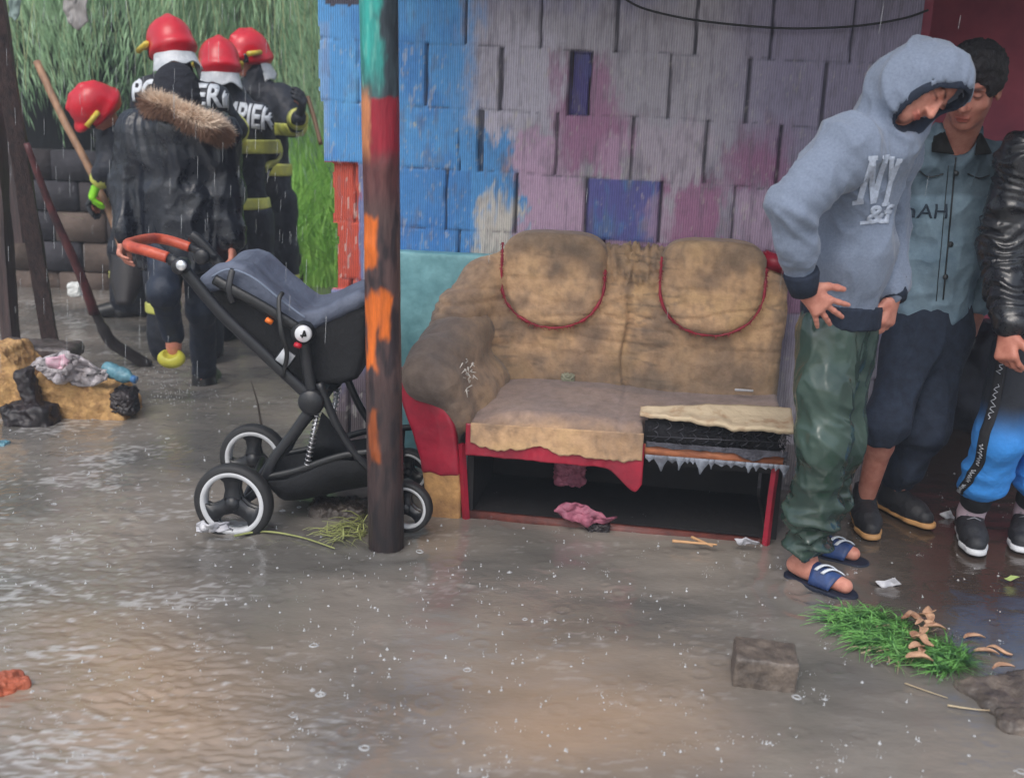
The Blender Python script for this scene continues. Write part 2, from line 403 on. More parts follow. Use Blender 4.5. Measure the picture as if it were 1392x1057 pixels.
    pt(deep, (sstep(.0, .35, N1)*sstep(640, 600, px)*.55)); pt(L_(110, 178, 228), sstep(.1, .5, fbm(P*[14, 14, 3]+20, 3))*sstep(660, 600, px)*.6)
    pt(deep*.95, (row <= 4)*(px < 640)*.45)
    pt(L_(190, 185, 170), sstep(.35, .5, fbm(P*[22, 22, 22]+3, 2))*soft(540, 660, 158, 186, 8))
    pt(L_(150, 158, 190), soft(380, 448, 30, 215, 3, px, py)*.35)
    # left edge below 1.25: bare red brick, dirty plaster
    left = (u < -.5)
    pt(L_(120, 128, 170), left*(z < 1.25)*1.0)
    pt(L_(196, 78, 50), left*(z < 1.26)*(z > .73)*sstep(-.655, -.67, u+.035*N2+.02*N1)*.95)
    pt(L_(120, 106, 116), left*(z < .72)*sstep(.1, -.15, z-.42+.2*N1)); pt(L_(96, 88, 86), (z < .2)*.7)
    pt(whi, (N3 > .32)*left*(z < 1.2)*.6)
    pt(L_(70, 52, 46), ((z > 1.865+.02*N2) & (u > -.79) & (u < -.64))*.9)
    pt(L_(60, 60, 72), np.clip(gh*1.2, 0, 1)*.55*(fbm(P*[20, 20, 20], 2) > -.1)); pt(L_(40, 42, 54), g*.8)
    pt(c*.8, sstep(.15, .5, fbm(P*[40, 40, 40]+2, 3))*.5); pt(whi*.9, sstep(.22, .5, N4+.4*N1)*.40*(row < 7)); pt(L_(110, 104, 112), sstep(.05, .5, N2+.5*N3)*.35); pt(L_(96, 92, 104), sstep(.1, .45, N1*.6+fbm(P*[50, 50, 6]+40, 3))*.35*(u > -.2))
    keep = u > np.where(z > 1.49, -.822, np.where(z > 1.25, -.803, np.where(z > 1.0, -.775, np.where(z > .735, -.758, -.775))))+.006*pn(P*[1, 1, 25])
    lb = left & (z < 1.25) & (z > .73) & (u < -.66); dep = np.where(lb, dep-.03, dep)
    nrm = np.array([-.14, -1, 0])/math.hypot(.14, 1)
    V = P+nrm*dep[:, None]
    nx = len(us); J2, I2 = np.meshgrid(np.arange(len(zs)-1), np.arange(nx-1), indexing='ij'); a = (J2*nx+I2).ravel()
    F = np.stack([a, a+1, a+nx+1, a+nx], 1); F = F[keep[F].all(1)]
    used = np.unique(F); mp = -np.ones(len(V), int); mp[used] = np.arange(len(used))
    m = bpy.data.materials.new('painted_block'); m.use_nodes = True; n = m.node_tree.nodes; L = m.node_tree.links; b = n['Principled BSDF']
    at_ = n.new('ShaderNodeAttribute'); at_.attribute_name = 'Col'
    tc = n.new('ShaderNodeTexCoord'); mpn = n.new('ShaderNodeMapping'); mpn.inputs['Scale'].default_value = (70, 1, 5); L.new(tc.outputs['Object'], mpn.inputs[0])
    nz = n.new('ShaderNodeTexNoise'); nz.inputs['Scale'].default_value = 1; nz.inputs['Detail'].default_value = 2; L.new(mpn.outputs[0], nz.inputs[0])
    wv = n.new('ShaderNodeTexWave'); wv.inputs['Scale'].default_value = 34; wv.inputs['Distortion'].default_value = .8; wv.inputs['Detail Scale'].default_value = .4; wv.bands_direction = 'X'; L.new(tc.outputs['Object'], wv.inputs[0])
    n3 = n.new('ShaderNodeTexNoise'); n3.inputs['Scale'].default_value = 55; n3.inputs['Detail'].default_value = 5; L.new(tc.outputs['Object'], n3.inputs[0])
    ad = n.new('ShaderNodeMath'); ad.operation = 'MULTIPLY_ADD'; ad.inputs[1].default_value = .5; L.new(nz.outputs[0], ad.inputs[0]); L.new(wv.outputs['Fac'], ad.inputs[2])
    a2 = n.new('ShaderNodeMath'); a2.operation = 'ADD'; L.new(ad.outputs[0], a2.inputs[0]); L.new(n3.outputs[0], a2.inputs[1])
    bp = n.new('ShaderNodeBump'); bp.inputs['Strength'].default_value = .45; bp.inputs['Distance'].default_value = .005; L.new(a2.outputs[0], bp.inputs['Height']); L.new(bp.outputs[0], b.inputs['Normal'])
    mr = n.new('ShaderNodeMapRange'); mr.inputs['From Min'].default_value = .6; mr.inputs['From Max'].default_value = 1.8; mr.inputs['To Min'].default_value = .82; mr.inputs['To Max'].default_value = 1.08; L.new(a2.outputs[0], mr.inputs[0])
    mx = n.new('ShaderNodeMix'); mx.data_type = 'RGBA'; mx.blend_type = 'MULTIPLY'; mx.inputs[0].default_value = 1; L.new(at_.outputs['Color'], mx.inputs[6]); L.new(mr.outputs[0], mx.inputs[7]); L.new(mx.outputs[2], b.inputs['Base Color'])
    b.inputs['Roughness'].default_value = .7
    o = mk('block_wall', V[used], mp[F], m, attr=c[used])
    core = MB(); U0 = Vector((1, -.14, 0)).normalized(); R3 = Matrix.Rotation(math.atan2(-.14, 1), 3, 'Z')
    def wbox(u0, u1, z0, z1, d0=.05, d1=.24):
        c0 = Vector(((u0+u1)/2, 4.43-.14*(u0+u1)/2, (z0+z1)/2))+Vector((.14, 1, 0)).normalized()*((d0+d1)/2)
        core.box(c0, ((u1-u0)/2*1.0098, (d1-d0)/2, (z1-z0)/2), R3)
    wbox(-.80, 1.455, 1.26, 2.6); wbox(-.74, 1.455, .75, 1.255); wbox(-.755, 1.455, -.14, .745)
    core.obj('wall_core', mat('dark_mortar', lin((70, 62, 66)), rough=.9), o, smooth=False)
    tag(o, 'hollow block wall in worn blue, lilac and pink paint behind the sofa', 'wall')
    return o
wall = build_wall()
# teal plinth in front of the wall
def plinth():
    n = Vector((-.14, -1, 0)).normalized()
    s = SDF((-.62, 4.15, -.2), (.9, 4.75, 1.0), .008)
    R3 = Matrix.Rotation(math.atan2(-.14, 1), 3, 'Z')
    c = Vector((.12, 4.43-.14*.12, .38))+n*.045
    s.box(c, (.63, .040, .535), R3, .012)
    s.put(lambda P: .97+.01*np.sin(P[..., 0]*9)-P[..., 2]-.03-.016*(P[..., 0]), (-9, -9, -9), (-8, -8, -8), 0, 's')
    o = sobj('teal_parapet', s, mat('teal_plaster', lin((138, 190, 196)), lin((84, 134, 142)), rough=.55, scale=5, bump=.5, contrast=(.3, .7)), disp=lambda V: .003*fbm(V*8, 3)+.0015*fbm(V*30, 2), it=2)
    tag(o, 'low teal plastered slab standing against the block wall left of the sofa', 'parapet')
plinth()
# red wall set back at the right, dark base
def redwall():
    t = thing('red_wall', 'dim dark red plastered wall set back behind the men at the right', 'wall', (2.4, 5.9, 0))
    b = MB(); b.box((3.0, 6.3, 1.5), (1.9, .12, 1.65)); b.box((1.47, 5.25, 1.3), (.05, .95, 1.45), None)
    o = b.obj('plaster', mat('red_plaster', lin((190, 92, 110)), lin((146, 70, 92)), scale=1.6, rough=.75, bump=.4), t, smooth=False)
    b = MB(); b.box((3.0, 6.15, .12), (1.9, .03, .30)); b.obj('plinth', mat('dark_paint', lin((34, 34, 44)), rough=.6), t, smooth=False)
redwall()
# porch roof over the sofa and the men (its shade falls on the right of the wall)
def roof():
    t = thing('porch_roof', 'corrugated sheet porch roof above the sofa resting on the painted pole', 'roof', (1.2, 4.2, 2.5))
    b = MB(); nx = 260
    V = []; 
    for j in range(2):
        for i in range(nx+1):
            x = -.75+4.6*i/nx; y = 2.95+j*3.5; V.append((x, y, 2.42-.14*(x+.75)/2*(1 if x < 2.2 else 2.95/(x+.75))+.09*j+.012*math.cos(i*1.2)))
    b.add(V, [[i, i+1, nx+2+i, nx+1+i] for i in range(nx)])
    b.obj('sheet', mat('roof_sheet', lin((96, 100, 104)), rough=.6), t, solid=.002)
    b = MB()
    for y in (3.15, 4.0, 4.9): b.box((1.0, y, 2.25+.026*(y-3)), (1.7, .03, .035), Matrix.Rotation(.070, 3, 'Y'), .004)
    b.obj('beam', mat('old_timber', lin((88, 70, 58)), rough=.85, stretch=(1, 8, 8)), t)
roof()
# ---- painted pole
def pole():
    a = at(515, 0, 3.45); c = gnd(525, 742); n = 460; k = 72
    top = a+(a-c).normalized()*.62; V = []; C = []
    P = []
    for i in range(n+1):
        s = i/n; p = c.lerp(top, s)-(top-c).normalized()*(.16*(1-s))
        for j in range(k):
            th = 2*math.pi*j/k; P.append((p.x, p.y, p.z, th, s))
    A = np.array(P); z = A[:, 2]; th = A[:, 3]; cyl = np.stack([np.cos(th)*.5, np.sin(th)*.5, z], 1)
    r = .0570+.004*sstep(.9, .0, z)+.0035*fbm(cyl*[2, 2, 3], 3)+.0012*ridge(cyl*[9, 9, 2])
    for zk, tk in ((.36, 4.4), (1.05, 4.0), (1.30, 5.2), (.62, 3.9)):
        r += .005*np.exp(-((z-zk)/.03)**2-((th-tk)/.5)**2)
    V = np.stack([A[:, 0]+r*np.cos(th), A[:, 1]+r*np.sin(th), z], 1)
    px, py = proj(V); cx = px-(515+(py)*.0135)
    N = fbm(V*[30, 30, 9], 3); N2 = fbm(V*[60, 60, 12]+4, 3)
    L_ = lambda *q: np.array(lin(q))
    c_ = np.ones((len(V), 3))*L_(96, 74, 72); 
    def pt(col, a_):
        nonlocal c_
        a_ = np.clip(a_, 0, 1)[:, None]; c_ = c_*(1-a_)+col*a_
    pt(L_(56, 46, 50), sstep(-.1, .3, N)); pt(L_(70, 84, 92), (py < 140)*1.0); pt(L_(44, 52, 60), sstep(-.1, .3, N)*(py < 140)*.7)
    pt(L_(58, 178, 168), sstep(6, -4, cx+18*N)*sstep(150, 60, py+30*N)); pt(L_(120, 204, 190), sstep(.1, .4, N2)*sstep(4, -4, cx)*(py < 130)*.6)
    pt(L_(158, 36, 54), sstep(130, 136, py+6*N)*sstep(235, 200, py+22*N)*sstep(-16, -12, cx+6*N2)); pt(L_(120, 60, 60), sstep(200, 220, py)*sstep(300, 240, py)*.5)
    pt(L_(226, 148, 100), sstep(-12, -17, cx+6*N2)*sstep(110, 140, py)*sstep(230, 190, py))
    org = L_(232, 118, 44)
    for (x0, x1, y0, y1) in ((-26, -8, 292, 362), (-20, -8, 400, 470), (-6, 10, 398, 462), (-24, -8, 410, 440), (-22, -12, 450, 500), (-20, -10, 560, 625)):
        pt(org, sstep(x0-4, x0+2, cx+7*N2)*sstep(x1+4, x1-2, cx+9*N)*sstep(y0-7, y0+5, py+14*N)*sstep(y1+7, y1-5, py+14*N))
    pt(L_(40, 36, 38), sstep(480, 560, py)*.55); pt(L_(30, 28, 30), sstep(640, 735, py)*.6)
    F = [[i*k+j, i*k+(j+1) % k, (i+1)*k+(j+1) % k, (i+1)*k+j] for i in range(n) for j in range(k)]+[[n*k+j for j in range(k)]]
    o = mk('roof_pole', V, F, mat('pole_paint', (1, 1, 1), (.6, .58, .6), rough=.42, scale=9, stretch=(4, 4, .6), bump=.7, bscale=30, vcol=True, bdist=.004), attr=c_)
    tag(o, 'round timber pole with flaking turquoise, red and orange paint in front of the stroller', 'pole')
pole()
# ---- wire across the wall top
b = MB(); pts = [onwall(x, y, 4.38)+Vector((0, 0, 0)) for x, y in ((835, -12), (870, 10), (930, 25), (1000, 34), (1075, 39), (1160, 36), (1225, 26), (1262, 14))]
b.tube(spline(pts, 6), .0045, 6); tag(b.obj('cable', mat('black_rubber', (.012, .012, .014), rough=.5)), 'thin dark cable sagging across the top of the block wall', 'cable')
# ================================================================== BACKGROUND LEFT
leafmats = [mat('willow_leaf', lin((172, 206, 160)), lin((70, 112, 76)), rough=.5, scale=1.5, bump=0), mat('dark_leaf', lin((44, 72, 50)), lin((20, 38, 30)), rough=.5, scale=1.3, bump=0),
            mat('grass_blade', lin((180, 232, 112)), lin((112, 172, 70)), rough=.55, scale=5, bump=0)]
def leafquads(P, D, L, Wd, Nrm):
    """elongated two-triangle leaf quads"""
    S = np.cross(D, Nrm); S /= np.maximum(np.linalg.norm(S, axis=1), 1e-6)[:, None]
    V = np.stack([P, P+D*(L*.45)[:, None]+S*Wd[:, None]*.5, P+D*L[:, None], P+D*(L*.45)[:, None]-S*Wd[:, None]*.5], 1).reshape(-1, 3)
    return V, np.arange(len(V)).reshape(-1, 4)
def willow(x0, y0, label, R, nstr, xr, yr, zlow):
    t = thing('willow_tree', label, 'tree', (x0, y0, 0.2))
    b = MB(); b.tube(spline([(x0, y0, 0), (x0+.1, y0, 1.5), (x0-.1, y0+.1, 3.2), (x0+.1, y0, 5)], 5), [.24-.006*i for i in range(16)], 12)
    for k in range(9):
        an = k*.7+R.uniform(-.2, .2); b.tube(spline([(x0, y0, 2.2+.25*k), (x0+.8*math.cos(an), y0+.8*math.sin(an), 3.8), (x0+1.9*math.cos(an), y0+1.9*math.sin(an), 4.1+.1*k)], 5), [.09-.008*i for i in range(11)], 8)
    b.obj('trunk', mat('bark', lin((84, 76, 64)), lin((44, 40, 36)), scale=10, rough=.9, stretch=(3, 3, .6)), t)
    Ps, Ds, Ls, Ws, Ns = [], [], [], [], []; tw = MB()
    for i in range(nstr):
        cx = R.uniform(*xr); cy = R.uniform(*yr); dn = fbm(np.array([[cx*1.6, cy*1.2, 3.]]), 2)[0]
        zb = zlow(cx, cy)+1.1*dn+R.uniform(-.25, .6)
        if dn < -.10+.12*R.rand(): continue
        zb = zb; zt = 3.6+R.uniform(-.3, .4)
        if zb > zt-.5: continue
        m = int((zt-zb)/.038); s = np.linspace(0, 1, m); ph = R.uniform(0, 6)
        lean = R.uniform(-.22, .22); X = cx+lean*s**1.5+.03*np.sin(s*5+ph); Yy = cy+R.uniform(-.2, .2)*s; Zz = zt-(zt-zb)*s
        if i % 4 == 0: tw.tube([(X[q], Yy[q], Zz[q]) for q in range(0, m, 6)], .003, 3, False)
        P = np.stack([X, Yy, Zz], 1)+R.normal(0, .02, (m, 3)); an = R.uniform(0, 2*np.pi, m)
        D = np.stack([np.cos(an)*.26+.22*math.sin(cx*3), np.sin(an)*.2, -np.ones(m)], 1); D /= np.linalg.norm(D, axis=1)[:, None]
        Ps.append(P); Ds.append(D); Ls.append(R.uniform(.08, .17, m)); Ws.append(R.uniform(.006, .011, m)); Ns.append(R.normal(size=(m, 3))+[0, -.8, .3])
    V, F = leafquads(np.concatenate(Ps), np.concatenate(Ds), np.concatenate(Ls), np.concatenate(Ws), np.concatenate(Ns))
    c = mk('crown', V, F, leafmats[0], t, False)
    tw.obj('twigs', mat('twig', lin((190, 200, 150)), bump=0), c)
R = np.random.RandomState(21)
# hang low on the left, higher towards the firemen
willow(-2.6, 10.4, 'tall weeping willow whose long pale green strands hang behind the firefighters', R, 1900, (-4.8, -1.2), (8.0, 10.6),
       lambda x, y: 1.35 if x < -2.9 else (1.15 if x > -2.3 else 1.3))
def hedge(name, label, lo, hi, n, m, R, sz=(.06, .12)):
    t = thing(name, label, 'hedge', ((lo[0]+hi[0])/2, (lo[1]+hi[1])/2, 0.2))
    s = SDF((lo[0]-.3, lo[1]-.3, -.2), (hi[0]+.3, hi[1]+.4, hi[2]+.3), .12)
    s.box(((lo[0]+hi[0])/2, (lo[1]+hi[1])/2+.25, hi[2]/2), ((hi[0]-lo[0])/2, (hi[1]-lo[1])/2, hi[2]/2), None, .3)
    V, Q = s.mesh(); N = vnormals(V, Q); V = V+N*(.28*fbm(V*.9, 3)+.12*fbm(V*3, 2))[:, None]
    mk('inner_mass', V, Q, mat('hedge_inside', lin((36, 50, 36)), lin((16, 26, 22)), scale=6, rough=.9, bump=1, bdist=.1), t)
    f = V[Q].mean(1); fn = N[Q[:, 0]]; w = (fn[:, 1] < .4); f = f[w]; fn = fn[w]
    i = R.randint(0, len(f), n); P = f[i]+R.normal(0, .08, (n, 3))+fn[i]*.05; D = R.normal(size=(n, 3))+[0, -.4, -.5]; D /= np.linalg.norm(D, axis=1)[:, None]
    V2, F2 = leafquads(P, D, R.uniform(*sz, n), R.uniform(.03, .06, n), R.normal(size=(n, 3))+fn[i])
    mk('leaves', V2, F2, m, t, False)
hedge('hedge', 'high dark leafy hedge behind the willow strands and the firefighters', (-9, 12.2, 0), (3.4, 13.4, 4.3), 42000, leafmats[1], R)
# tall bright grass bank between the firemen and the block wall
def grass(name, label, x0, x1, y0, y1, n, h, R, mt=None, z0=None):
    x = R.uniform(x0, x1, n); y = R.uniform(y0, y1, n); hh = R.uniform(h[0], h[1], n)*(.75+.5*fbm(np.stack([x*2, y*2, x*0], 1), 2)+.2)
    zb = np.full(n, 0.0)+sstep(8.6, 10.2, y)*.3-.12 if z0 is None else np.full(n, z0)
    an = R.uniform(0, 6.28, n); le = R.uniform(.05, .95, n)**1.3; w = R.uniform(.004, .010, n)
    V = []; ts = (0, .4, .75, 1)
    for k, t in enumerate(ts):
        dx = np.cos(an)*le*hh*t**2; dy = np.sin(an)*le*hh*t**2; z = zb+hh*(t-.25*le*t*t*2); ww = w*(1-t*.9)
        V.append(np.stack([x+dx-ww, y+dy, z], 1)); V.append(np.stack([x+dx+ww, y+dy, z], 1))
    V = np.stack(V, 1).reshape(-1, 3); b0 = np.arange(n)[:, None]*8
    F = np.concatenate([b0+np.array([[2*k, 2*k+1, 2*k+3, 2*k+2]]) for k in range(3)])
    return mk(name, V, F, mt or leafmats[2], None, False)
g = grass('tall_grass', '', -3.2, -.6, 9.0, 12.0, 17000, (.35, 1.5), R); kind(g, 'stuff'); tag(g, 'tall bright green wet grass between the firefighters and the wall', 'grass')
# low cinder block wall at left rear
def backwall():
    t = thing('cinder_block_wall', 'low unpainted cinder block wall behind the fence posts and the shovel', 'wall', (-3.9, 8.6, 0))
    cols = [lin(c) for c in ((86, 80, 80), (66, 60, 62), (102, 88, 80), (92, 70, 58), (62, 60, 66))]
    ms = [mat('cinder_%s' % n, c, tuple(v*.6 for v in c), scale=7, rough=.9, bump=.6) for n, c in zip(('grey', 'dark', 'pale', 'tan', 'slate'), cols)]
    R2 = random.Random(4); B = [MB() for _ in ms]
    for r in range(5):
        x = -5.6+(r % 2)*.2; xe = -2.35 if r < 3 else -2.95
        while x < xe:
            k = R2.randrange(5); B[k].box((x+.195, 8.6+R2.uniform(-.02, .02), -.1+.12+r*.235), (.19, .1, .112), Matrix.Rotation(R2.uniform(-.02, .02), 3, 'Z'), .008); x += .40
    for k, bb in enumerate(B):
        if bb.v: bb.obj('blocks', ms[k], t)
    return t
backwall()
# dark shed side behind helmet at left
t = thing('timber_shed', 'dark timber shed corner standing in shade under the willow', 'shed', (-4.2, 9.4, 0))
b = MB(); b.box((-4.35, 9.55, .9), (.75, .35, 1.1), None, .02); b.obj('boarding', mat('dark_board', lin((40, 40, 42)), lin((22, 24, 28)), rough=.85, scale=5, stretch=(9, 1, .5)), t)
b = MB(); b.box((-4.35, 9.5, 2.04), (.9, .5, .04), Matrix.Rotation(.08, 3, 'X')); b.obj('roof', mat('tar_felt', lin((52, 52, 56)), rough=.9), t)
# leaning fence posts
def post(label, p0, p1, w, Y0, Y1, col, name='fence_post', d=.03):
    a = at(p0[0], p0[1], Y0); c = at(p1[0], p1[1], Y1); c0 = c+(c-a).normalized()*.15
    s = SDF(np.minimum(a, c0)-.12, np.maximum(a, c0)+.12, .010)
    s.put(lambda P: None, (9, 9, 9), (9, 9, 9)) if False else None
    ax = (a-c0); L = ax.length; R3 = ax.to_track_quat('Z', 'Y').to_matrix()
    bb = MB(); k = 24; prof = []
    V = []
    for i in range(k+1):
        q = c0+ax*(i/k)
        for (sx, sy) in ((-1, -1), (0, -1.05), (1, -1), (1, 1), (0, 1.05), (-1, 1)):
            o = R3 @ Vector((sx*w, sy*d, 0)); n = pn(np.array([[q.x*3+sx, q.z*4, sy*2.]]))[0]; V.append(q+o*(1+.06*n)+Vector((.006*n, 0, 0)))
    F = [[i*6+j, i*6+(j+1) % 6, (i+1)*6+(j+1) % 6, (i+1)*6+j] for i in range(k) for j in range(6)]+[[5, 4, 3, 2, 1, 0], [k*6+j for j in range(6)]]
    o = mk(name, V, F, mat('wet_wood', lin((80, 62, 60)), lin((44, 36, 38)), rough=.5, scale=6, stretch=(7, 7, .6), bump=.6), None, False)
    tag(o, label, 'post', 'weathered posts of the broken fence'); return o
post('broad dark brown fence post slanting down from the top left corner, nearest of the pair', (-12, -30), (68, 462), .042, 5.4, 6.3, None)
post('upright dark fence plank at the very left edge of the photo', (-14, 60), (15, 462), .055, 6.2, 6.2, None)
# horizontal rails behind
b = MB(); b.tube([at(-60, 205, 7.0), at(60, 205, 7.2)], .06, 6); 
# hooked iron bar
b = MB(); b.tube(spline([at(36, 195, 5.6), at(70, 285, 5.7), at(108, 370, 5.8), at(128, 425, 5.9)], 5), [.016+.001*i for i in range(16)], 8)
t = thing('long_hoe', 'long dark iron bar with a bent flat end leaning by the broken foam', 'hoe', tuple(gnd(200, 497)))
b.obj('handle', mat('rusty_iron', lin((92, 46, 48)), lin((48, 30, 34)), rough=.5, scale=14), t)
b = MB(); b.tube(spline([at(127, 420, 5.9), at(140, 446, 5.92), at(152, 465, 5.95), at(178, 482, 6.0), at(202, 497, 6.05)], 5), [.026]*5+[.034]*16, 8); b.obj('blade', mat('dark_iron', lin((44, 40, 42)), rough=.45, scale=12), t)
# shovel with a pale handle
t = thing('shovel', 'shovel with long pale wooden handle held by the stooping firefighter', 'shovel', tuple(at(168, 350, 7.0)))
b = MB(); b.tube(spline([at(50, 84, 7.3), at(85, 160, 7.2), at(122, 230, 7.1), at(152, 296, 7.0), at(166, 340, 6.95)], 5), .024, 10); b.obj('handle', mat('pale_wood', lin((168, 128, 98)), lin((120, 90, 70)), rough=.55, scale=6, stretch=(3, 3, 1)), t)
b = MB(); p = at(170, 352, 6.93); b.grid(lambda u, v: (p.x+(u-.5)*.22*(1-.35*max(0, v-.55)/.45*abs(u-.5)*3), p.y+.06*(abs(u-.5)*2)**2-.1*v, p.z+.02-.30*v), 8, 10); b.obj('blade', mat('dark_iron', (.05, .05, .05)), t, solid=.004)
# wooden post/pallet in front of the cinder blocks
post('tan plank leaning between the two dark posts', (14, 200), (26, 300), .05, 7.6, 7.6, None, 'loose_plank')
# hanging plastic scraps top left
def scrap(name, label, pts, Y, m, cat, R, parent=None, th=.004, amp=.03):
    """irregular crumpled sheet: outline polygon in the XZ plane at depth Y"""
    c = sum(x for x, _ in pts)/len(pts), sum(y for _, y in pts)/len(pts); n = len(pts)*6; V = [at(c[0], c[1], Y)]; rings = 7
    ol = []
    for i in range(len(pts)):
        a = pts[i]; b_ = pts[(i+1) % len(pts)]
        for k in range(6): ol.append((a[0]+(b_[0]-a[0])*k/6, a[1]+(b_[1]-a[1])*k/6))
    for r in range(1, rings+1):
        for (x, y) in ol:
            s = r/rings; V.append(at(c[0]+(x-c[0])*s, c[1]+(y-c[1])*s, Y))
    V = np.array([tuple(v) for v in V]); V[:, 1] += amp*fbm(V*14, 3)+amp*.5*ridge(V*22); V[:, 0] += .012*pn(V*18+5); V[:, 2] += .012*pn(V*18+9)
    F = [[0, 1+i, 1+(i+1) % n] for i in range(n)]+[[1+(r-1)*n+i, 1+r*n+i, 1+r*n+(i+1) % n, 1+(r-1)*n+(i+1) % n] for r in range(1, rings) for i in range(n)]
    o = mk(name, V, F, m, parent); md = o.modifiers.new('s', 'SOLIDIFY'); md.thickness = th
    if cat: tag(o, label, cat)
    return o
plast = mat('white_plastic', lin((206, 206, 210)), lin((160, 160, 168)), rough=.35, scale=14, bump=.5)
scrap('hanging_rag', 'pale plastic rag hanging at the top left beside the slanting post', [(8, -30), (30, -30), (28, 12), (22, 30), (12, 22)], 6.0, mat('rag', lin((130, 150, 145)), rough=.6), 'rag', R)
scrap('hanging_rag', 'grey plastic rag with rounded end hanging in the willow strands', [(84, -40), (118, -40), (118, 30), (106, 42), (92, 34), (84, 10)], 6.8, mat('rag_grey', lin((150, 146, 144)), rough=.6), 'rag', R)
# ================================================================== SOFA (local frame: u along the front, v back, z up)
SU = Vector((1, -.14, 0)).normalized(); SV = Vector((.14, 1, 0)).normalized(); SO = Vector((-.137, 3.821, 0))
def S(u, v, z): return SO+SU*u+SV*v+Vector((0, 0, z))
def s2l(V):
    q = V-np.array(SO); return q@np.array(SU), q@np.array(SV), V[:, 2]
SR = np.array([[SU.x, SV.x, 0], [SU.y, SV.y, 0], [0, 0, 1]])
def sofa():
    t = thing('sofa', 'old two-seat sofa with stained tan upholstery, red edging and a torn open seat', 'sofa', tuple(S(.55, .3, 0)))
    cl = mat('sofa_cloth', (1, 1, 1), (.66, .64, .62), rough=.88, scale=24, bump=.6, bscale=110, detail=10, vcol=True, bdist=.005, contrast=(.3, .62), sheen=.15)
    red = mat('red_leatherette', lin((168, 32, 56)), lin((128, 26, 46)), rough=.42, scale=9, bump=.35, bscale=22)
    L_ = lambda *q: np.array(lin(q))
    def stain(V, bias=0):
        u, v, z = s2l(V); n1 = fbm(V*5.5+2, 4); n2 = fbm(V*14+8, 3); n3 = fbm(V*2.6+5, 3)
        c = np.ones((len(V), 3))*L_(204, 166, 128); n4 = fbm(V*[34, 34, 22]+3, 3)
        def pt(col, a):
            nonlocal c
            a = np.clip(a, 0, 1)[:, None]; c = c*(1-a)+col*a
        pt(L_(168, 138, 112), sstep(-.1, .35, n1)); pt(L_(204, 168, 124), sstep(.05, .35, -n1)*.7); pt(L_(140, 118, 98), sstep(-.05, .4, n4+.5*n1)*.45)
        pt(L_(130, 112, 98), sstep(.05, .6, .5*n2+n3+.3*n1)*.7)
        pt(L_(122, 108, 92), sstep(.90, 1.02, z+.12*n1)*.45)                       # grimy tops
        pt(L_(96, 86, 82), sstep(.06, -.14, u+.10*n1)*sstep(.9, .66, z+.12*n2)*.85)      # dark grime along the arm
        pt(L_(140, 122, 100), sstep(.5, .8, u+.25*n1)*sstep(.75, .55, z)*sstep(.40, .5, v)*.75)
        for (cu, cz, ru, rz, a) in ((.24, .90, .05, .03, .8), (.80, .88, .07, .04, .6), (.50, .93, .16, .08, .6), (.65, .60, .16, .06, .5), (.40, .64, .03, .05, .6), (.02, .66, .10, .03, .6), (.30, .97, .12, .05, .5), (.45, .50, .06, .06, .6), (.95, .52, .1, .07, .5)):
            pt(L_(92, 82, 76), np.exp(-(((u-cu+.02*n1)/ru)**2+((z-cz+.02*n2)/rz)**2))*(v > .38)*a*(.7+.6*n2))
        pt(L_(86, 78, 72), sstep(.82, .95, ridge(V*[3, 3, 24]))*(v > .38)*.45*sstep(-.1, .2, n3))   # thin dark horizontal lines
        pt(L_(112, 100, 88), sstep(.62, .45, z+.1*n1)*(v > .36)*.5); pt(L_(100, 92, 90), bias*np.ones(len(V)))
        return c
    # ---- back: one padded shape with a wing sweeping down to the left arm
    lo = np.minimum(np.array(S(-.4, -.1, .1)), np.array(S(1.3, .8, .1)))-.1; hi = np.maximum(np.array(S(-.4, -.1, 1.1)), np.array(S(1.3, .8, 1.1)))+.12
    lo[1] = 3.5; hi[1] = 4.5
    s = SDF(lo, hi, .009)
    s.box(S(.565, .555, .62), (.545, .065, .36), SR, .055)
    s.box(S(.27, .49, .585), (.275, .055, .22), SR, .05, k=.05); s.box(S(.835, .49, .585), (.285, .055, .22), SR, .05, k=.05)
    s.box(S(.555, .52, .83), (.16, .06, .135), SR, .05, k=.05)
    s.box(S(1.06, .53, .77), (.065, .06, .13), SR, .045, k=.03)
    # wing / shoulder to the arm
    s.path([S(.02, .52, .86), S(-.05, .47, .82), S(-.135, .38, .70), S(-.175, .30, .60)], [.075, .085, .09, .08], .06)
    s.path([S(0, .52, .70), S(-.08, .45, .60)], [.09, .10], .06); s.path([S(.02, .53, .5), S(-.07, .45, .45)], [.10, .11], .06)
    def dback(V):
        u, v, z = s2l(V); f = (v < .5)
        d = .004*fbm(V*9, 3)
        d = d-.022*np.exp(-((u-.525-.01*np.sin(z*20))/.012)**2)*f*(z < .8)                     # centre seam
        for k in (0, 1, 2): d = d-.012*np.exp(-((z-(.80-.07*k-.5*abs(1)*np.abs(u-.525)))/.010)**2)*np.exp(-((u-.525)/.17)**2)*f*(k == 0)
        cr = np.exp(-((u-.53)/.12)**2)*sstep(.78, .88, z)                                       # gathered centre
        d = d+cr*.016*crease(np.stack([u*26, v*2, z*9+3*np.sin(u*30)], 1))
        d = d-.007*sstep(.6, .95, ridge(np.stack([u*2.4+.3*np.sin(z*9), v, z*17], 1)))*f*sstep(.5, .62, z)+.004*fbm(V*[22, 22, 22], 2)-.008*np.exp(-((z-.70+.0*u-.22*np.abs(u-.525))/.006)**2)*(np.abs(u-.525) < .30)*f
        return d
    sobj('backrest', s, cl, t, dback, 1, stain)
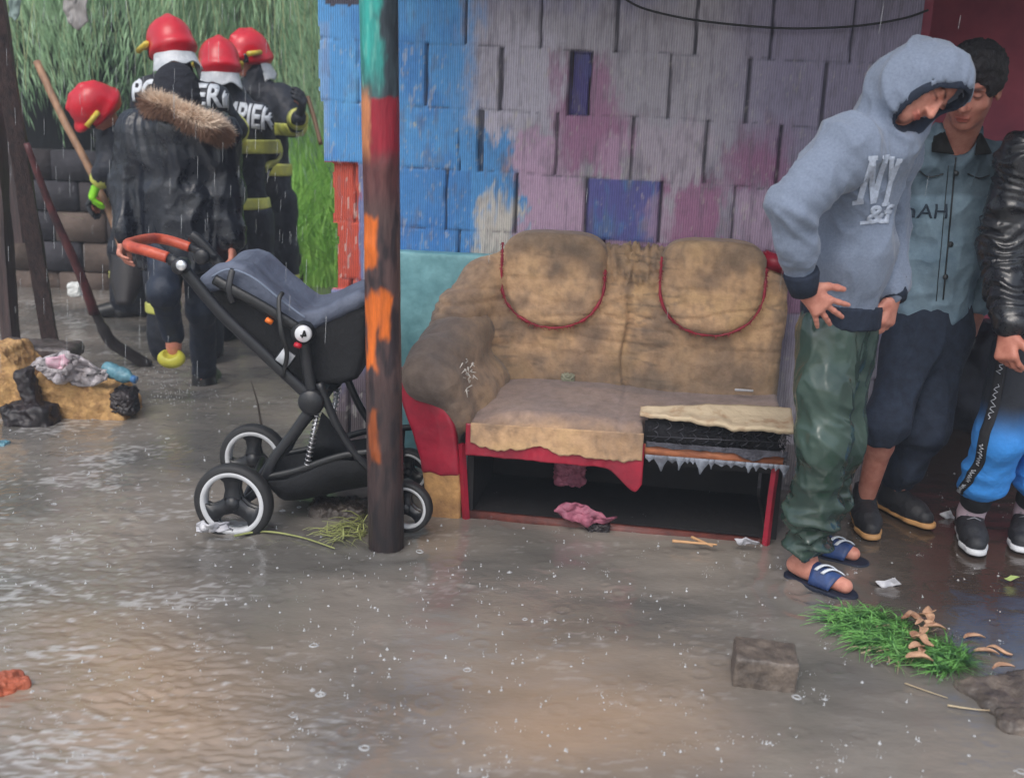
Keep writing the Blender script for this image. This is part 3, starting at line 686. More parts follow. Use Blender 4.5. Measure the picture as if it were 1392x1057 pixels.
    # ---- two head cushions with U-shaped red piping
    for k, (cu, hw, zt, zb) in enumerate(((.225, .20, 1.03, .665), (.835, .195, 1.03, .672))):
        s = SDF(np.array(S(cu, .45, zb))-[.32, .22, .08], np.array(S(cu, .45, zt))+[.32, .22, .08], .007)
        a = SDF(s.lo, s.lo+(s.n-1)*s.vox, .007)
        def fn(P, cu=cu, hw=hw, zt=zt, zb=zb):
            q = P-np.array(SO); u = (q@np.array(SU)-cu)/hw; v = q@np.array(SV); z = P[..., 2]
            zm = zb+.19; lowr = np.sqrt((np.abs(u)*.98)**2.3+(np.clip(zm-z, 0, 9)/(zm-zb))**2.2)-1
            tp = zt-.028*np.abs(u)**3-.03*np.abs(u)**8; out = np.maximum(lowr*hw*.8, z-tp)
            th = .070+.02*(1-np.clip(np.abs(u), 0, 1)**2)
            w = np.abs(v-.475-.035*sstep(zb, zt, z))-th
            r = .035; aa = np.maximum(out+r, 0); bb = np.maximum(w+r, 0); return np.hypot(aa, bb)+np.minimum(np.maximum(out, w)+r, 0)-r
        s.put(fn, s.lo, s.lo+(s.n-1)*s.vox)
        sobj('head_cushion', s, cl, t, lambda V: .0035*fbm(V*9, 3)-.006*sstep(.55, .95, ridge(np.stack([s2l(V)[0]*3, s2l(V)[1], V[:, 2]*16], 1)))*sstep(1.02, .78, V[:, 2]), 1, stain)
        pts = []
        for i in range(33):
            an = math.pi*(i/32); uu = -math.cos(an); zz = zb+.19-(.19)*math.sin(an)**.9
            if i == 0 or i == 32: pass
            pts.append((cu+uu*hw*1.01, zz))
        L0 = [(cu-hw*1.01, z) for z in np.linspace(.985, zb+.2, 12)] if k == 0 else [(cu-hw*1.01, z) for z in np.linspace(.96, zb+.2, 10)]
        R0 = [(cu+hw*1.01, z) for z in np.linspace(zb+.2, .90+.04*k, 9)]
        al = L0+pts+R0; b = MB(); rr = random.Random(k)
        P3 = [S(u, .405-.004+rr.uniform(-.002, .002)+.02*sstep(.7, 1.0, z), z+rr.uniform(-.002, .002)) for u, z in al]
        b.tube(P3, [.0052+rr.uniform(-.003, .002) for _ in P3], 6)
        for q in range(0, len(al), 1):                        # frayed threads
            for _ in range(5):
                p = P3[q].lerp(P3[min(q+1, len(P3)-1)], rr.random()); b.tube([p, p+SU*rr.uniform(-.012, .012)-SV*.004+Vector((0, 0, rr.uniform(-.016, .006)))], [.0016, .0006], 4)
        b.obj('piping', red, t)
    # red corner scrap at the top right
    b = MB(); b.box(S(1.07, .52, .952), (.055, .045, .030), Matrix.Rotation(-.14, 3, "Z") @ Matrix.Rotation(.30, 3, "Y"), .008); b.obj('corner_lining', red, t)
    # ---- left arm roll
    s = SDF(np.array(S(-.1, .25, .55))-[.30, .42, .35], np.array(S(-.1, .25, .55))+[.33, .42, .35], .008)
    s.path([S(-.185, .02, .530), S(-.17, .12, .548), S(-.145, .26, .575), S(-.11, .40, .64)], [.092, .105, .115, .11], .03); s.path([S(-.12, .02, .50), S(-.06, .03, .40)], [.075, .035], .05)
    s.path([S(-.085, .11, .44), S(-.06, .2, .42), S(-.045, .4, .44)], [.06, .085, .11], .07)
    s.path([S(-.045, .05, .36), S(-.04, .2, .36), S(-.03, .42, .38)], [.03, .06, .09], .05)
    s.box(S(-.11, .26, .22), (.05, .24, .22), SR, .03, k=.06)
    def darm(V):
        u, v, z = s2l(V); return .006*fbm(V*8, 3)+.007*ridge(np.stack([u*6+v*5, v*9, z*7], 1))*sstep(.05, .3, v)*.8+.003*fbm(V*24, 2)
    sobj('armrest', s, cl, t, darm, 1, lambda V: stain(V, .35))
    # torn white stuffing on the arm
    b = MB(); rr = random.Random(3)
    for i in range(26):
        p = S(-.035+rr.uniform(-.012, .02), .03+rr.uniform(-.03, .05), .60-.006*i*rr.uniform(.4, 1)); b.tube([p, p+Vector((rr.uniform(-.018, .018), -.012, rr.uniform(-.025, .015)))], [.003, .001], 5)
    b.obj('stuffing', mat('white_fluff', lin((206, 200, 192)), rough=.9), t)
    # ---- red front panel of the arm, bare foam patch at its foot
    prof = [(.285, .545, -.02), (.283, .50, 0), (.262, .42, 0), (.225, .32, 0), (.195, .22, 0), (.178, .10, 0), (.170, -.14, 0)]
    def panel(z0, z1, d0, name, m, dispf=None):
        s = SDF(np.array(S(-.16, 0, (z0+z1)/2))-[.22, .12, .5], np.array(S(-.16, 0, (z0+z1)/2))+[.22, .12, .5], .006)
        zz = np.array([p[1] for p in prof])[::-1]; oo = -np.array([p[0] for p in prof])[::-1]
        zi = np.array([-.14, .1, .27, .36, .42, .47, .53]); ii = np.array([-.036, -.04, -.055, -.07, -.10, -.135, -.17])
        def fn(P):
            q = P-np.array(SO); u = q@np.array(SU); v = q@np.array(SV); z = P[..., 2]
            a = np.interp(z, zz, oo); b_ = np.interp(z, zi, ii); du = np.abs(u-(a+b_)/2)-(b_-a)/2; dv = np.abs(v-.01)-d0
            dz = np.maximum(z-z1, z0-z)+.012*pn(np.stack([u.ravel()*22, v.ravel()*4, z.ravel()*0+z0*7], 1)).reshape(u.shape)
            r = .012; return np.sqrt(np.maximum(du+r, 0)**2+np.maximum(dv+r, 0)**2+np.maximum(dz+r, 0)**2)+np.minimum(np.maximum(np.maximum(du, dv), dz)+r, 0)-r
        s.put(fn, s.lo, s.lo+(s.n-1)*s.vox); return sobj(name, s, m, t, dispf, 1)
    panel(.165, .56, .024, 'arm_front', red, lambda V: .003*fbm(V*10, 3)+.002*ridge(V*[14, 5, 5]))
    panel(-.14, .19, .019, 'arm_foot', mat('bare_foam', lin((196, 150, 96)), lin((140, 104, 70)), rough=.9, scale=10, bump=.6), lambda V: .003*fbm(V*16, 3))
    # ---- inner left post, right post (red)
    for (u, z1, name, w) in ((-.028, .29, 'front_post', .014), (1.083, .30, 'front_post', .014)):
        b = MB(); q = [S(u-.012 if u < 0 else u+.006, .0, z1), S(u, .0, .12), S(u+.022 if u < 0 else u-.004, 0, -.14)]
        b.tube(spline(q, 5), w, 4); b.obj(name, red, t, smooth=False)
    b = MB(); b.box(S(.53, .02, -.002), (.56, .014, .022), Matrix.Rotation(-.139, 3, 'Z') @ Matrix.Rotation(.012, 3, 'Y'), .003); b.obj('base_rail', mat('red_brown_wood', lin((112, 58, 50)), lin((70, 42, 40)), rough=.5, scale=14), t)
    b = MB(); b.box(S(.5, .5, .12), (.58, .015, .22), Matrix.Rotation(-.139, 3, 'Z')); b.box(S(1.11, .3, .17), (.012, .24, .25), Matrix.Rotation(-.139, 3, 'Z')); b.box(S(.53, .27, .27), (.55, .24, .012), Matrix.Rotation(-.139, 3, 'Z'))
    b.box(S(-.01, .28, .15), (.012, .26, .20), Matrix.Rotation(-.139, 3, 'Z')); b.box(S(.54, .28, .012), (.54, .235, .006), Matrix.Rotation(-.139, 3, 'Z')); b.obj('frame_and_shade_boards', mat('hardboard_and_shade', lin((30, 27, 30)), lin((18, 17, 20)), rough=.8), t, smooth=False)  # dark left side and floor boards added to stand for shade under the seat
    # ---- seat
    s = SDF(np.array(S(.5, .2, .4))-[.72, .5, .18], np.array(S(.5, .2, .4))+[.72, .5, .18], .008)
    def seat(P):
        q = P-np.array(SO); u = q@np.array(SU); v = q@np.array(SV); z = P[..., 2]
        top = .405+.03*sstep(0, .5, v)+.03*u*0+.012*np.sin(u*5.7)-.05*sstep(.05, -.03, v)-.035*sstep(.15, 0, u)*sstep(.2, 0, v); bot = .31
        dz = np.maximum(z-top-.012*u, bot-z); cutv = np.where(u > .615, .075+.05*sstep(.6, 1.1, u)+.006*np.sin(u*60), -.035)
        dv = np.maximum(cutv-v, v-.50); du = np.maximum(-.02-u, u-1.12)
        r = .022; return np.sqrt(np.maximum(du+r, 0)**2+np.maximum(dv+r, 0)**2+np.maximum(dz+r, 0)**2)+np.minimum(np.maximum(np.maximum(du, dv), dz)+r, 0)-r
    s.put(seat, s.lo, s.lo+(s.n-1)*s.vox)
    def cseat(V):
        u, v, z = s2l(V); c = stain(V, 0); g = sstep(-.03, .06, v+.03*fbm(V*9, 3)); n = fbm(V*6, 3)
        gr = L_(136, 120, 118)*(1+.25*n)[:, None]; c = c*(1-.85*g[:, None])+gr*.85*g[:, None]; return c
    sobj('seat', s, cl, t, lambda V: .004*fbm(V*7, 3)+.003*ridge(V*[7, 7, 3])-.006*np.exp(-((s2l(V)[0]-.53)/.008)**2), 1, cseat)
    # draped front cloth: tan part and red part as one thin sheet each
    def drape(name, z0f, z1f, u0, u1, v, m, colf=None, nu=90, nv=16, th=.004, amp=.004):
        V = []
        for j in range(nv+1):
            for i in range(nu+1):
                u = u0+(u1-u0)*i/nu; a = z0f(u); b_ = z1f(u); z = a+(b_-a)*j/nv; V.append(tuple(S(u, v, z)))
        V = np.array(V); u, v_, z = s2l(V); V = V+np.array(-SV)*(amp*fbm(V*[16, 16, 9], 3)+amp*.8*ridge(V*[22, 22, 5]))[:, None]
        F = [[j*(nu+1)+i, j*(nu+1)+i+1, (j+1)*(nu+1)+i+1, (j+1)*(nu+1)+i] for j in range(nv) for i in range(nu)]
        o = mk(name, V, F, m, t, True, colf(V) if colf else None); md = o.modifiers.new('s', 'SOLIDIFY'); md.thickness = th; return o
    rr = np.random.RandomState(8); nz = lambda u, f, s_: float(pn(np.array([[u*f, s_, 0.]]))[0])
    drape('front_cloth', lambda u: .388+.012*u, lambda u: .295+.02*sstep(.05, 0, u)-.012*u+.012*nz(u, 14, 1)+.008*nz(u, 44, 2)+.02*np.exp(-((u-.25)/.08)**2), 0.0, .62, -.046, cl, lambda V: stain(V)*1.0)
    drape('red_valance', lambda u: .352+.0*u+.03*sstep(.06, 0, u), lambda u: .262-.012*u+.006*nz(u, 9, 5)-.05*sstep(.50, .62, u)*sstep(.64, .60, u)-.035*sstep(.45, .6, u), -.02, .625, -.036, red, amp=.005)
    # ---- torn right part: foam flap, springs, timber, shreds
    V = []; nu, nv = 60, 14
    for j in range(nv+1):
        for i in range(nu+1):
            u = .60+.54*i/nu; s_ = j/nv; k_ = sstep(.58, 1.0, u); vb = .09+.06*k_; vf = .008-.045*k_+.012*nz(u, 11, 3)
            zt = .446+.018*(u-.6)/.5; zf = .443-.014*k_+.012*nz(u, 10, 8)+.006*nz(u, 33, 5); V.append(tuple(S(u, vb+(vf-vb)*s_, zt+(zf-zt)*s_**1.6-.012*math.sin(s_*3.1))))
    V = np.array(V); V[:, 2] += .010*fbm(V*12, 3)
    F = [[j*(nu+1)+i, j*(nu+1)+i+1, (j+1)*(nu+1)+i+1, (j+1)*(nu+1)+i] for j in range(nv) for i in range(nu)]
    o = mk('foam_flap', V, F, mat('flap_foam', lin((198, 180, 152)), lin((160, 122, 92)), rough=.9, scale=9, bump=.6, contrast=(.3, .5)), t); md = o.modifiers.new('s', 'SOLIDIFY'); md.thickness = .016; md.offset = -1
    b = MB()
    for i in range(10):                                       # zig-zag springs and their wires
        u = .66+.045*i
        b.tube([S(u+.010*math.cos(a), .02+.010*math.sin(a)+.0, .335+.085*a/14) for a in np.linspace(0, 14, 40)], .0017, 5)
    b.tube([S(.63, .0, .372), S(1.10, .0, .385)], .0018, 5); b.tube([S(.63, .0, .345), S(1.10, .0, .352)], .0018, 5)
    b.obj('springs', mat('rusty_wire', lin((92, 92, 100)), rough=.4, metal=.6), t)
    b = MB(); b.box(S(.87, .075, .37), (.25, .045, .048), Matrix.Rotation(-.139, 3, 'Z'), .01); b.obj('felt_padding', mat('dark_felt', lin((36, 36, 42)), lin((20, 20, 24)), rough=.95, scale=20, bump=1), t)
    o = drape('felt_edge', lambda u: .362, lambda u: .344+.008*nz(u, 20, 4)-.022*np.exp(-((u-1.0)/.04)**2)+.0*u, .63, 1.12, -.032, mat('grey_felt', lin((88, 88, 98)), lin((50, 50, 58)), rough=.95, scale=20, bump=.8), amp=.008)
    b = MB(); b.box(S(.865, -.018, .322), (.245, .010, .022), Matrix.Rotation(-.139, 3, 'Z') @ Matrix.Rotation(.02, 3, 'Y'), .002); b.obj('front_plank', mat('raw_plank', lin((186, 118, 82)), lin((142, 84, 58)), rough=.7, scale=12, stretch=(.6, 3, 3), contrast=(.4, .6)), t)
    V = []; F = []; sh = MB(); rr2 = random.Random(12)
    u = .63
    while u < 1.12:
        w = rr2.uniform(.018, .05); ln = rr2.choice([.006, .012, .02, .035, .012, .008])*rr2.uniform(.7, 1.3)*(1.5 if u < .76 else 1)
        p = S(u, -.036, .302); a = S(u+w, -.036, .302); m_ = S(u+w*.5+rr2.uniform(-.006, .006), -.04+rr2.uniform(-.006, .008), .302-ln)
        q1 = p.lerp(m_, .5)+SU*.002; q2 = a.lerp(m_, .5)-SU*.002; T = S(u, -.036, .315); T2 = S(u+w, -.036, .315)
        sh.add([T, T2, a, p, q2, q1, m_+SU*.002, m_-SU*.002], [[0, 1, 2, 3], [3, 2, 4, 5], [5, 4, 6, 7]]); u += w*.92
    sh.obj('shredded_lining', mat('lining_cloth', lin((150, 158, 172)), lin((112, 114, 124)), rough=.9, scale=15, bump=.4), t, solid=.0015)
    # frayed right edge
    fr = MB()
    for i in range(60):
        p = S(1.10+rr2.uniform(-.01, .02), rr2.uniform(-.04, .03), rr2.uniform(.30, .44)); fr.tube([p, p+Vector((rr2.uniform(-.01, .02), -.008, rr2.uniform(-.02, .02)))], [.003, .0008], 4)
    fr.obj('frayed_edge', mat('grey_fluff', lin((110, 106, 112)), rough=.95), t)
    return t
sofa()
# ================================================================== STROLLER
def stroller():
    t = thing('stroller', 'black pushchair with grey seat pad and orange leather handle standing in the water', 'pushchair', tuple(gnd(440, 690)))
    blk = mat('black_plastic', (.012, .013, .015), (.008, .009, .011), rough=.42, scale=20, bump=.12); frm = mat('charcoal_frame', (.017, .018, .022), (.011, .012, .015), rough=.38, scale=14, bump=.1)
    rub = mat('tyre_rubber', (.022, .022, .024), rough=.6, scale=30); wht = mat('white_rim', lin((206, 208, 212)), rough=.35); gry = mat('seat_pad', lin((98, 106, 124)), lin((76, 83, 100)), rough=.75, scale=9, bump=.35, bscale=60)
    dfab = mat('black_fabric', (.011, .012, .015), rough=.85, scale=14, bump=.4); orn = mat('orange_leather', lin((206, 94, 66)), lin((160, 62, 46)), rough=.42, scale=12, bump=.2)
    YN, YF = 3.62, 4.20
    def wheel(c, R, w, name='wheel', ax=(0.10, 1, 0), hide=False):
        ax = Vector(ax).normalized(); r = R*.19
        b = MB(); b.lathe(c, ax, [(R-r*1.3, -w*.5), (R-r*.4, -w*.62), (R-r*.05, -w*.35), (R, 0), (R-r*.05, w*.35), (R-r*.4, w*.62), (R-r*1.3, w*.5), (R-r*1.3, -w*.5)], 56)
        for k in range(40):
            an = k*math.pi/20; 
        wo = b.obj(name, rub, t)
        b = MB(); b.lathe(c, ax, [(R*.83, -w*.42), (R*.81, -w*.56), (R*.70, -w*.52), (R*.69, 0), (R*.70, w*.52), (R*.81, w*.56), (R*.83, w*.42)], 56); b.obj('rim', wht, wo)
        b = MB(); up = Vector((0, 0, 1)); a = ax.cross(up).normalized(); c = Vector(c)
        b.lathe(c, ax, [(0, -w*.8), (R*.16, -w*.75), (R*.2, -w*.3), (R*.2, w*.3), (R*.16, w*.75), (0, w*.8)], 28)
        for k in range(3):
            an = math.pi*(.5+k*2/3); d = a*math.cos(an)+up*math.sin(an); e = ax.cross(d)
            for sg in (-1, 1):
                V = []
                for s_, wd in ((.12, .22), (.35, .17), (.55, .2), (.72, .42)):
                    for q in (-1, 1): V += [c+d*(R*s_)+e*(R*wd*q)+ax*(w*.42*sg), c+d*(R*s_)+e*(R*wd*q)+ax*(w*.2*sg)]
                F = []
                for i in range(3):
                    o = i*4; F += [[o, o+2, o+6, o+4], [o+1, o+5, o+7, o+3], [o, o+4, o+5, o+1], [o+2, o+3, o+7, o+6]]
                b.add(V, F)
        b.obj('spokes', frm, wo)
        return wo
    wheel(at(318, 682, YN), .142, .045); wheel(at(346, 622, YF), .142, .045)
    wheel(at(553, 688, YN-.02), .094, .036, ax=(.25, 1, 0)); wheel(at(556, 640, YF-.10), .094, .036, ax=(.2, 1, 0))
    def T(n, pts, r, m, sm=6, flat=None, par=None, nn=12):
        b = MB(); q = spline(pts, sm) if len(pts) > 2 else [Vector(p) for p in pts]; b.tube(q, r, nn, flat=flat); return b.obj(n, m, par or t)
    for (Y, ds) in ((YN+.05, (0, 0)), (YF-.05, (46, -34))):
        X = lambda x, y: at(x+(0 if Y < 4 else 46*(1)*.6), y+(0 if Y < 4 else -40*.8), Y)
        up_ = T('side_tube', [X(232, 352), X(250, 366), X(300, 425), X(360, 482), X(420, 538)], .0215, frm, flat=((0, 1, 0), .7))
        b = MB(); b.lathe(X(424, 545), (0, 1, 0), [(0, -.03), (.040, -.028), (.046, -.018), (.046, .018), (.04, .028), (0, .03)], 28); b.obj('fold_joint', frm, t)
        T('rear_leg', [X(430, 545), X(402, 585), X(374, 622), X(352, 664), X(330, 682)], [.022, .022, .022, .021, .02, .02, .02, .019, .019, .018, .018, .018, .018, .017, .017, .017, .017, .016, .016, .016, .016, .015, .015, .015, .015], frm, flat=((0, 1, 0), .7))
        T('front_leg', [X(434, 520), X(462, 585), X(500, 634), X(552, 668)], .015, frm)
        T('basket_rail', [X(352, 650), X(400, 640), X(470, 618), X(545, 612)], .013, blk, flat=((0, 1, 0), .8))
        b = MB(); p0, p1 = X(432, 560), X(418, 632); n = 12                                # coil spring
        b.tube([p0.lerp(p1, s_)+Vector((.011*math.cos(s_*2*math.pi*n), .011*math.sin(s_*2*math.pi*n), 0)) for s_ in np.linspace(0, 1, n*12)], .0028, 5); b.tube([p0, p1], .006, 8)
        b.obj('spring', mat('steel', (.5, .5, .52), rough=.3, metal=.9), t)
        T('seat_upright', [X(425, 540), X(418, 500), X(413, 460)], .020, frm, flat=((0, 1, 0), .7))
        b = MB(); b.lathe(X(412, 452), (0, 1, 0), [(0, -.034), (.034, -.033), (.038, -.022), (.038, .022), (.034, .033), (0, .034)], 28); b.obj('seat_joint', blk, t)
    # axle, cross tubes
    T('rear_axle', [at(330, 684, YN+.03), at(356, 625, YF-.03)], .012, frm); T('cross_tube', [at(352, 650, YN+.05), at(376, 612, YF-.05)], .012, frm)
    T('cross_tube', [at(424, 545, YN+.05), at(452, 512, YF-.05)], .014, frm)
    # handle: grey stubs, hinge discs and the orange grip bar
    A = at(250, 362, YN+.05); B_ = at(284, 348, YF-.05)
    T('handle_arm', [A, at(228, 350, YN+.05)], .017, frm); T('handle_arm', [at(296, 352, YF-.05), at(258, 335, YF-.05)], .017, frm)
    b = MB(); b.lathe(at(246, 361, YN+.03), (0, 1, 0), [(0, -.03), (.020, -.028), (.028, -.02), (.028, .025), (0, .03)], 24); hd = b.obj('handle_hinge', frm, t)
    b = MB(); b.lathe(at(246, 361, YN-.002), (0, 1, 0), [(0, -.005), (.014, -.004), (.018, 0), (.018, .006)], 24); b.obj('cap', mat('chrome', (.75, .77, .8), rough=.2, metal=.7), hd)
    b = MB(); b.lathe(at(276, 348, YF-.05), (0, 1, 0), [(0, -.03), (.024, -.028), (.031, -.02), (.031, .025), (0, .03)], 24); b.obj('handle_hinge', frm, t)
    T('grip', [at(228, 350, YN+.05), at(200, 341, YN+.055), at(180, 336, YN+.09), at(174, 332, YN+.16), at(182, 329, YN+.30), at(198, 325, YF-.14), at(214, 324, YF-.07), at(234, 328, YF-.05), at(258, 336, YF-.05)], .0195, orn, 8)
    # seat shell + pad: carry-seat facing right, reclined; shapes swept between the two sides
    def shell(name, outline, y0, y1, m, vox=.008, rad=.02, disp=None, par=None):
        P2 = [at(x, y, (y0+y1)/2) for x, y in outline]; c = sum(P2, Vector())/len(P2)
        poly = np.array([(p.x, p.z) for p in P2]); lo = np.array([poly[:, 0].min()-.05, y0-.05, poly[:, 1].min()-.05]); hi = np.array([poly[:, 0].max()+.05, y1+.05, poly[:, 1].max()+.05])
        s = SDF(lo, hi, vox)
        def fn(P):
            x = P[:, 0, :, 0]; z = P[:, 0, :, 2]; d = np.full(x.shape, 9.); ins = np.zeros(x.shape, bool); n = len(poly)
            for i in range(n):
                a = poly[i]; b_ = poly[(i+1) % n]; e = b_-a; w0 = x-a[0]; w1 = z-a[1]; tt = np.clip((w0*e[0]+w1*e[1])/(e@e), 0, 1)
                d = np.minimum(d, np.hypot(w0-e[0]*tt, w1-e[1]*tt)); cnd = ((a[1] > z) != (b_[1] > z)) & (x < (b_[0]-a[0])*(z-a[1])/(b_[1]-a[1]+1e-12)+a[0]); ins ^= cnd
            d2 = np.where(ins, -d, d)[:, None, :]; dy = np.abs(P[..., 1]-(y0+y1)/2)-(y1-y0)/2
            aa = np.maximum(d2+rad, 0); bb = np.maximum(dy+rad, 0); return np.hypot(aa, bb)+np.minimum(np.maximum(d2+0*dy, dy+0*d2)+rad, 0)-rad
        s.put(fn, s.lo, s.lo+(s.n-1)*s.vox); return s
    yc0, yc1 = YN+.10, YF-.10
    s = shell('bucket', [(300, 372), (330, 366), (372, 396), (412, 428), (440, 424), (492, 398), (512, 410), (505, 470), (496, 500), (470, 508), (430, 508), (410, 505), (384, 470), (340, 436), (305, 405)], yc0, yc1, None, rad=.03)
    o = sobj('seat_shell', s, dfab, t, lambda V: .003*fbm(V*10, 3), 2)
    s = shell('pad', [(284, 384), (292, 366), (312, 350), (335, 345), (352, 352), (378, 376), (402, 396), (424, 412), (446, 408), (470, 396), (498, 384), (516, 392), (498, 408), (460, 424), (432, 440), (404, 430), (370, 402), (335, 384), (300, 386), (292, 392)], yc0-.015, yc1+.015, None, rad=.028, vox=.007)
    s.cone(at(300, 376, (yc0+yc1)/2+.02)+Vector((.04, 0, .022)), at(352, 395, (yc0+yc1)/2)+Vector((.1, 0, .08)), .12, .10, op='s', k=.03) if False else None
    def ch(P):
        # hollow the middle of the pad so its sides stand up
        return np.hypot((P[..., 1]-(yc0+yc1)/2)/.13, np.zeros(P.shape[:-1]))-1
    o = sobj('seat_pad', s, gry, t, lambda V: .004*fbm(V*9, 3)-.020*np.exp(-((V[:, 1]-(yc0+yc1)/2)/.10)**2)*1.0+.003*ridge(V*[12, 6, 12]), 2)
    T('pad_seam', [at(288, 376, yc0-.035), at(312, 366, yc0-.04), at(345, 378, yc0-.04), at(385, 410, yc0-.04), at(415, 432, yc0-.035)], .004, mat('seam_grey', lin((120, 132, 152))), nn=6)
    # carry bar, straps, labels
    T('carry_bar', [at(405, 446, yc0-.055), at(360, 418, yc0-.055), at(318, 395, yc0-.05), at(292, 380, yc0-.035)], .019, blk, flat=((0, 1, 0), .6))
    b = MB(); b.lathe(at(412, 454, YN+.006), (0, 1, 0), [(0, -.006), (.026, -.005), (.029, 0), (.029, .01)], 28); bd = b.obj('badge', mat('badge_white', lin((222, 224, 228)), rough=.3), t)
    c = at(412, 454, YN-.004); b = MB()
    for q in ([(-.004, -.013), (.004, .012)], [(.004, .012), (.009, -.006)], [(-.010, -.005), (.011, -.006)]): b.tube([c+Vector((q[0][0], 0, q[0][1])), c+Vector((q[1][0], 0, q[1][1]))], .0028, 6)
    b.obj('emblem', mat('black_ink', (.01, .01, .01)), bd)
    b = MB(); b.box(at(405, 469, YN-.0), (.013, .012, .008), Matrix.Rotation(.3, 3, 'Y'), .003); b.obj('release_button', mat('signal_red', lin((190, 24, 48)), rough=.35), t)
    b = MB(); b.box(at(366, 436, yc0-.058), (.013, .010, .008), Matrix.Rotation(.5, 3, 'Y'), .002); b.obj('orange_tag', mat('signal_orange', lin((236, 120, 40)), rough=.4), t)
    b = MB(); b.box(at(388, 486, YN+.03), (.028, .004, .030), Matrix.Rotation(.62, 3, 'Y'), .004); b.obj('label_plate', mat('white_label', lin((190, 194, 200)), rough=.4), t)
    T('strap', [at(384, 398, yc0-.05), at(379, 410, yc0-.07), at(382, 450, YN), at(390, 480, YN+.01), at(384, 512, YN+.03)], .008, blk, flat=((0, 1, 0), .3))
    T('strap', [at(316, 366, yc0-.04), at(311, 392, yc0-.06), at(316, 412, yc0-.05)], .011, frm, flat=((0, 1, 0), .3))
    # basket under the seat
    V = []; nu, nv = 40, 14
    for j in range(nv+1):
        for i in range(nu+1):
            s_ = i/nu; w = j/nv; tp = at(352+s_*195, 652-s_*38+6*math.sin(s_*9), YN+.05); tf = at(380+s_*170, 618-s_*34, YF-.05)
            p = tp.lerp(tf, w); sag = math.sin(w*math.pi)**.5*(.10+.05*math.sin(s_*3.1))*min(1, s_*6+.2); V.append((p.x, p.y, max(p.z-sag, .03)))
    V = np.array(V); V += (.008*fbm(V*9, 3))[:, None]
    o = mk('basket', V, [[j*(nu+1)+i, j*(nu+1)+i+1, (j+1)*(nu+1)+i+1, (j+1)*(nu+1)+i] for j in range(nv) for i in range(nu)], dfab, t); md = o.modifiers.new('s', 'SOLIDIFY'); md.thickness = .006
    # mesh gusset between the legs
    b = MB(); b.add([at(438, 560, 3.86), at(500, 625, 3.86), at(415, 640, 3.86), at(440, 575, 3.9)], [[0, 1, 2], [0, 2, 3]]); b.obj('fabric_gusset', dfab, t, solid=.004)
    return t
stroller()
# ================================================================== LOOSE THINGS
R = np.random.RandomState(33)
def lump(name, label, cat, c, r, m, amp=.25, freq=3, vox=None, cut=None, seed=0, rot=None):
    c = Vector(c); mr = max(r); s = SDF(np.array(c)-mr*1.5, np.array(c)+mr*1.5, vox or mr/16)
    s.box(c, r, rot, min(r)*.4)
    V, Q = s.mesh(); V = relax(V, Q, 1); N = vnormals(V, Q); q = (V-np.array(c))/mr+seed
    V = V+N*(amp*min(r)*fbm(q*freq, 4)+amp*.4*min(r)*ridge(q*freq*2))[:, None]
    o = mk(name, V, Q, m)
    if cat: tag(o, label, cat)
    return o
def rotz(a, b=0, c_=0): return np.array((Matrix.Rotation(a, 3, 'Z') @ Matrix.Rotation(b, 3, 'Y') @ Matrix.Rotation(c_, 3, 'X')))
conc = mat('wet_concrete', lin((122, 110, 100)), lin((66, 60, 57)), rough=.45, scale=12, bump=.9, bscale=40)
# paving block in the foreground
c = gnd(1037, 922); c.z = .038
s = SDF(np.array(c)-.2, np.array(c)+.2, .005); s.box(c, (.084, .064, .050), rotz(-.14, .03, .04), .008)
V, Q = s.mesh(); V = relax(V, Q, 1); V = V+vnormals(V, Q)*(.0035*fbm(V*22, 4)-.006*sstep(.45, .8, fbm(V*14+4, 3)))[:, None]
tag(mk('paving_block', V, Q, conc), 'wet grey concrete block lying alone in the shallow foreground water', 'block')
foam = mat('yellow_foam', lin((196, 156, 104)), lin((132, 98, 66)), rough=.95, scale=16, bump=1, bscale=60, contrast=(.3, .6))
def foamchunk(label, outline, Y, depth, name='foam_chunk'):
    P2 = [at(x, y, Y) for x, y in outline]; poly = np.array([(p.x, p.z) for p in P2])
    lo = np.array([poly[:, 0].min()-.04, Y-.04, poly[:, 1].min()-.04]); hi = np.array([poly[:, 0].max()+.04, Y+depth+.04, poly[:, 1].max()+.04]); s = SDF(lo, hi, .010)
    def fn(P):
        x = P[:, 0, :, 0]; z = P[:, 0, :, 2]; d = np.full(x.shape, 9.); ins = np.zeros(x.shape, bool); n = len(poly)
        for i in range(n):
            a = poly[i]; b_ = poly[(i+1) % n]; e = b_-a; tt = np.clip(((x-a[0])*e[0]+(z-a[1])*e[1])/(e@e), 0, 1)
            d = np.minimum(d, np.hypot(x-a[0]-e[0]*tt, z-a[1]-e[1]*tt)); ins ^= ((a[1] > z) != (b_[1] > z)) & (x < (b_[0]-a[0])*(z-a[1])/(b_[1]-a[1]+1e-12)+a[0])
        return np.maximum(np.where(ins, -d, d)[:, None, :]+0*P[..., 1], np.abs(P[..., 1]-Y-depth/2)-depth/2)
    s.put(fn, s.lo, s.lo+(s.n-1)*s.vox)
    o = sobj(name, s, foam, None, lambda V: .022*fbm(V*7, 4)+.010*ridge(V*16)+.005*fbm(V*50, 2), 2); tag(o, label, 'foam'); return o
foamchunk('long jagged chunk of yellow upholstery foam under the pink and white plastic bag', [(45, 510), (92, 520), (150, 532), (168, 556), (172, 582), (120, 584), (88, 575), (60, 588), (45, 560)], 4.95, .25)
foamchunk('rough yellow foam slab cut off by the left edge of the photo', [(-60, 480), (2, 478), (22, 505), (32, 545), (26, 585), (-60, 590)], 4.95, .3)
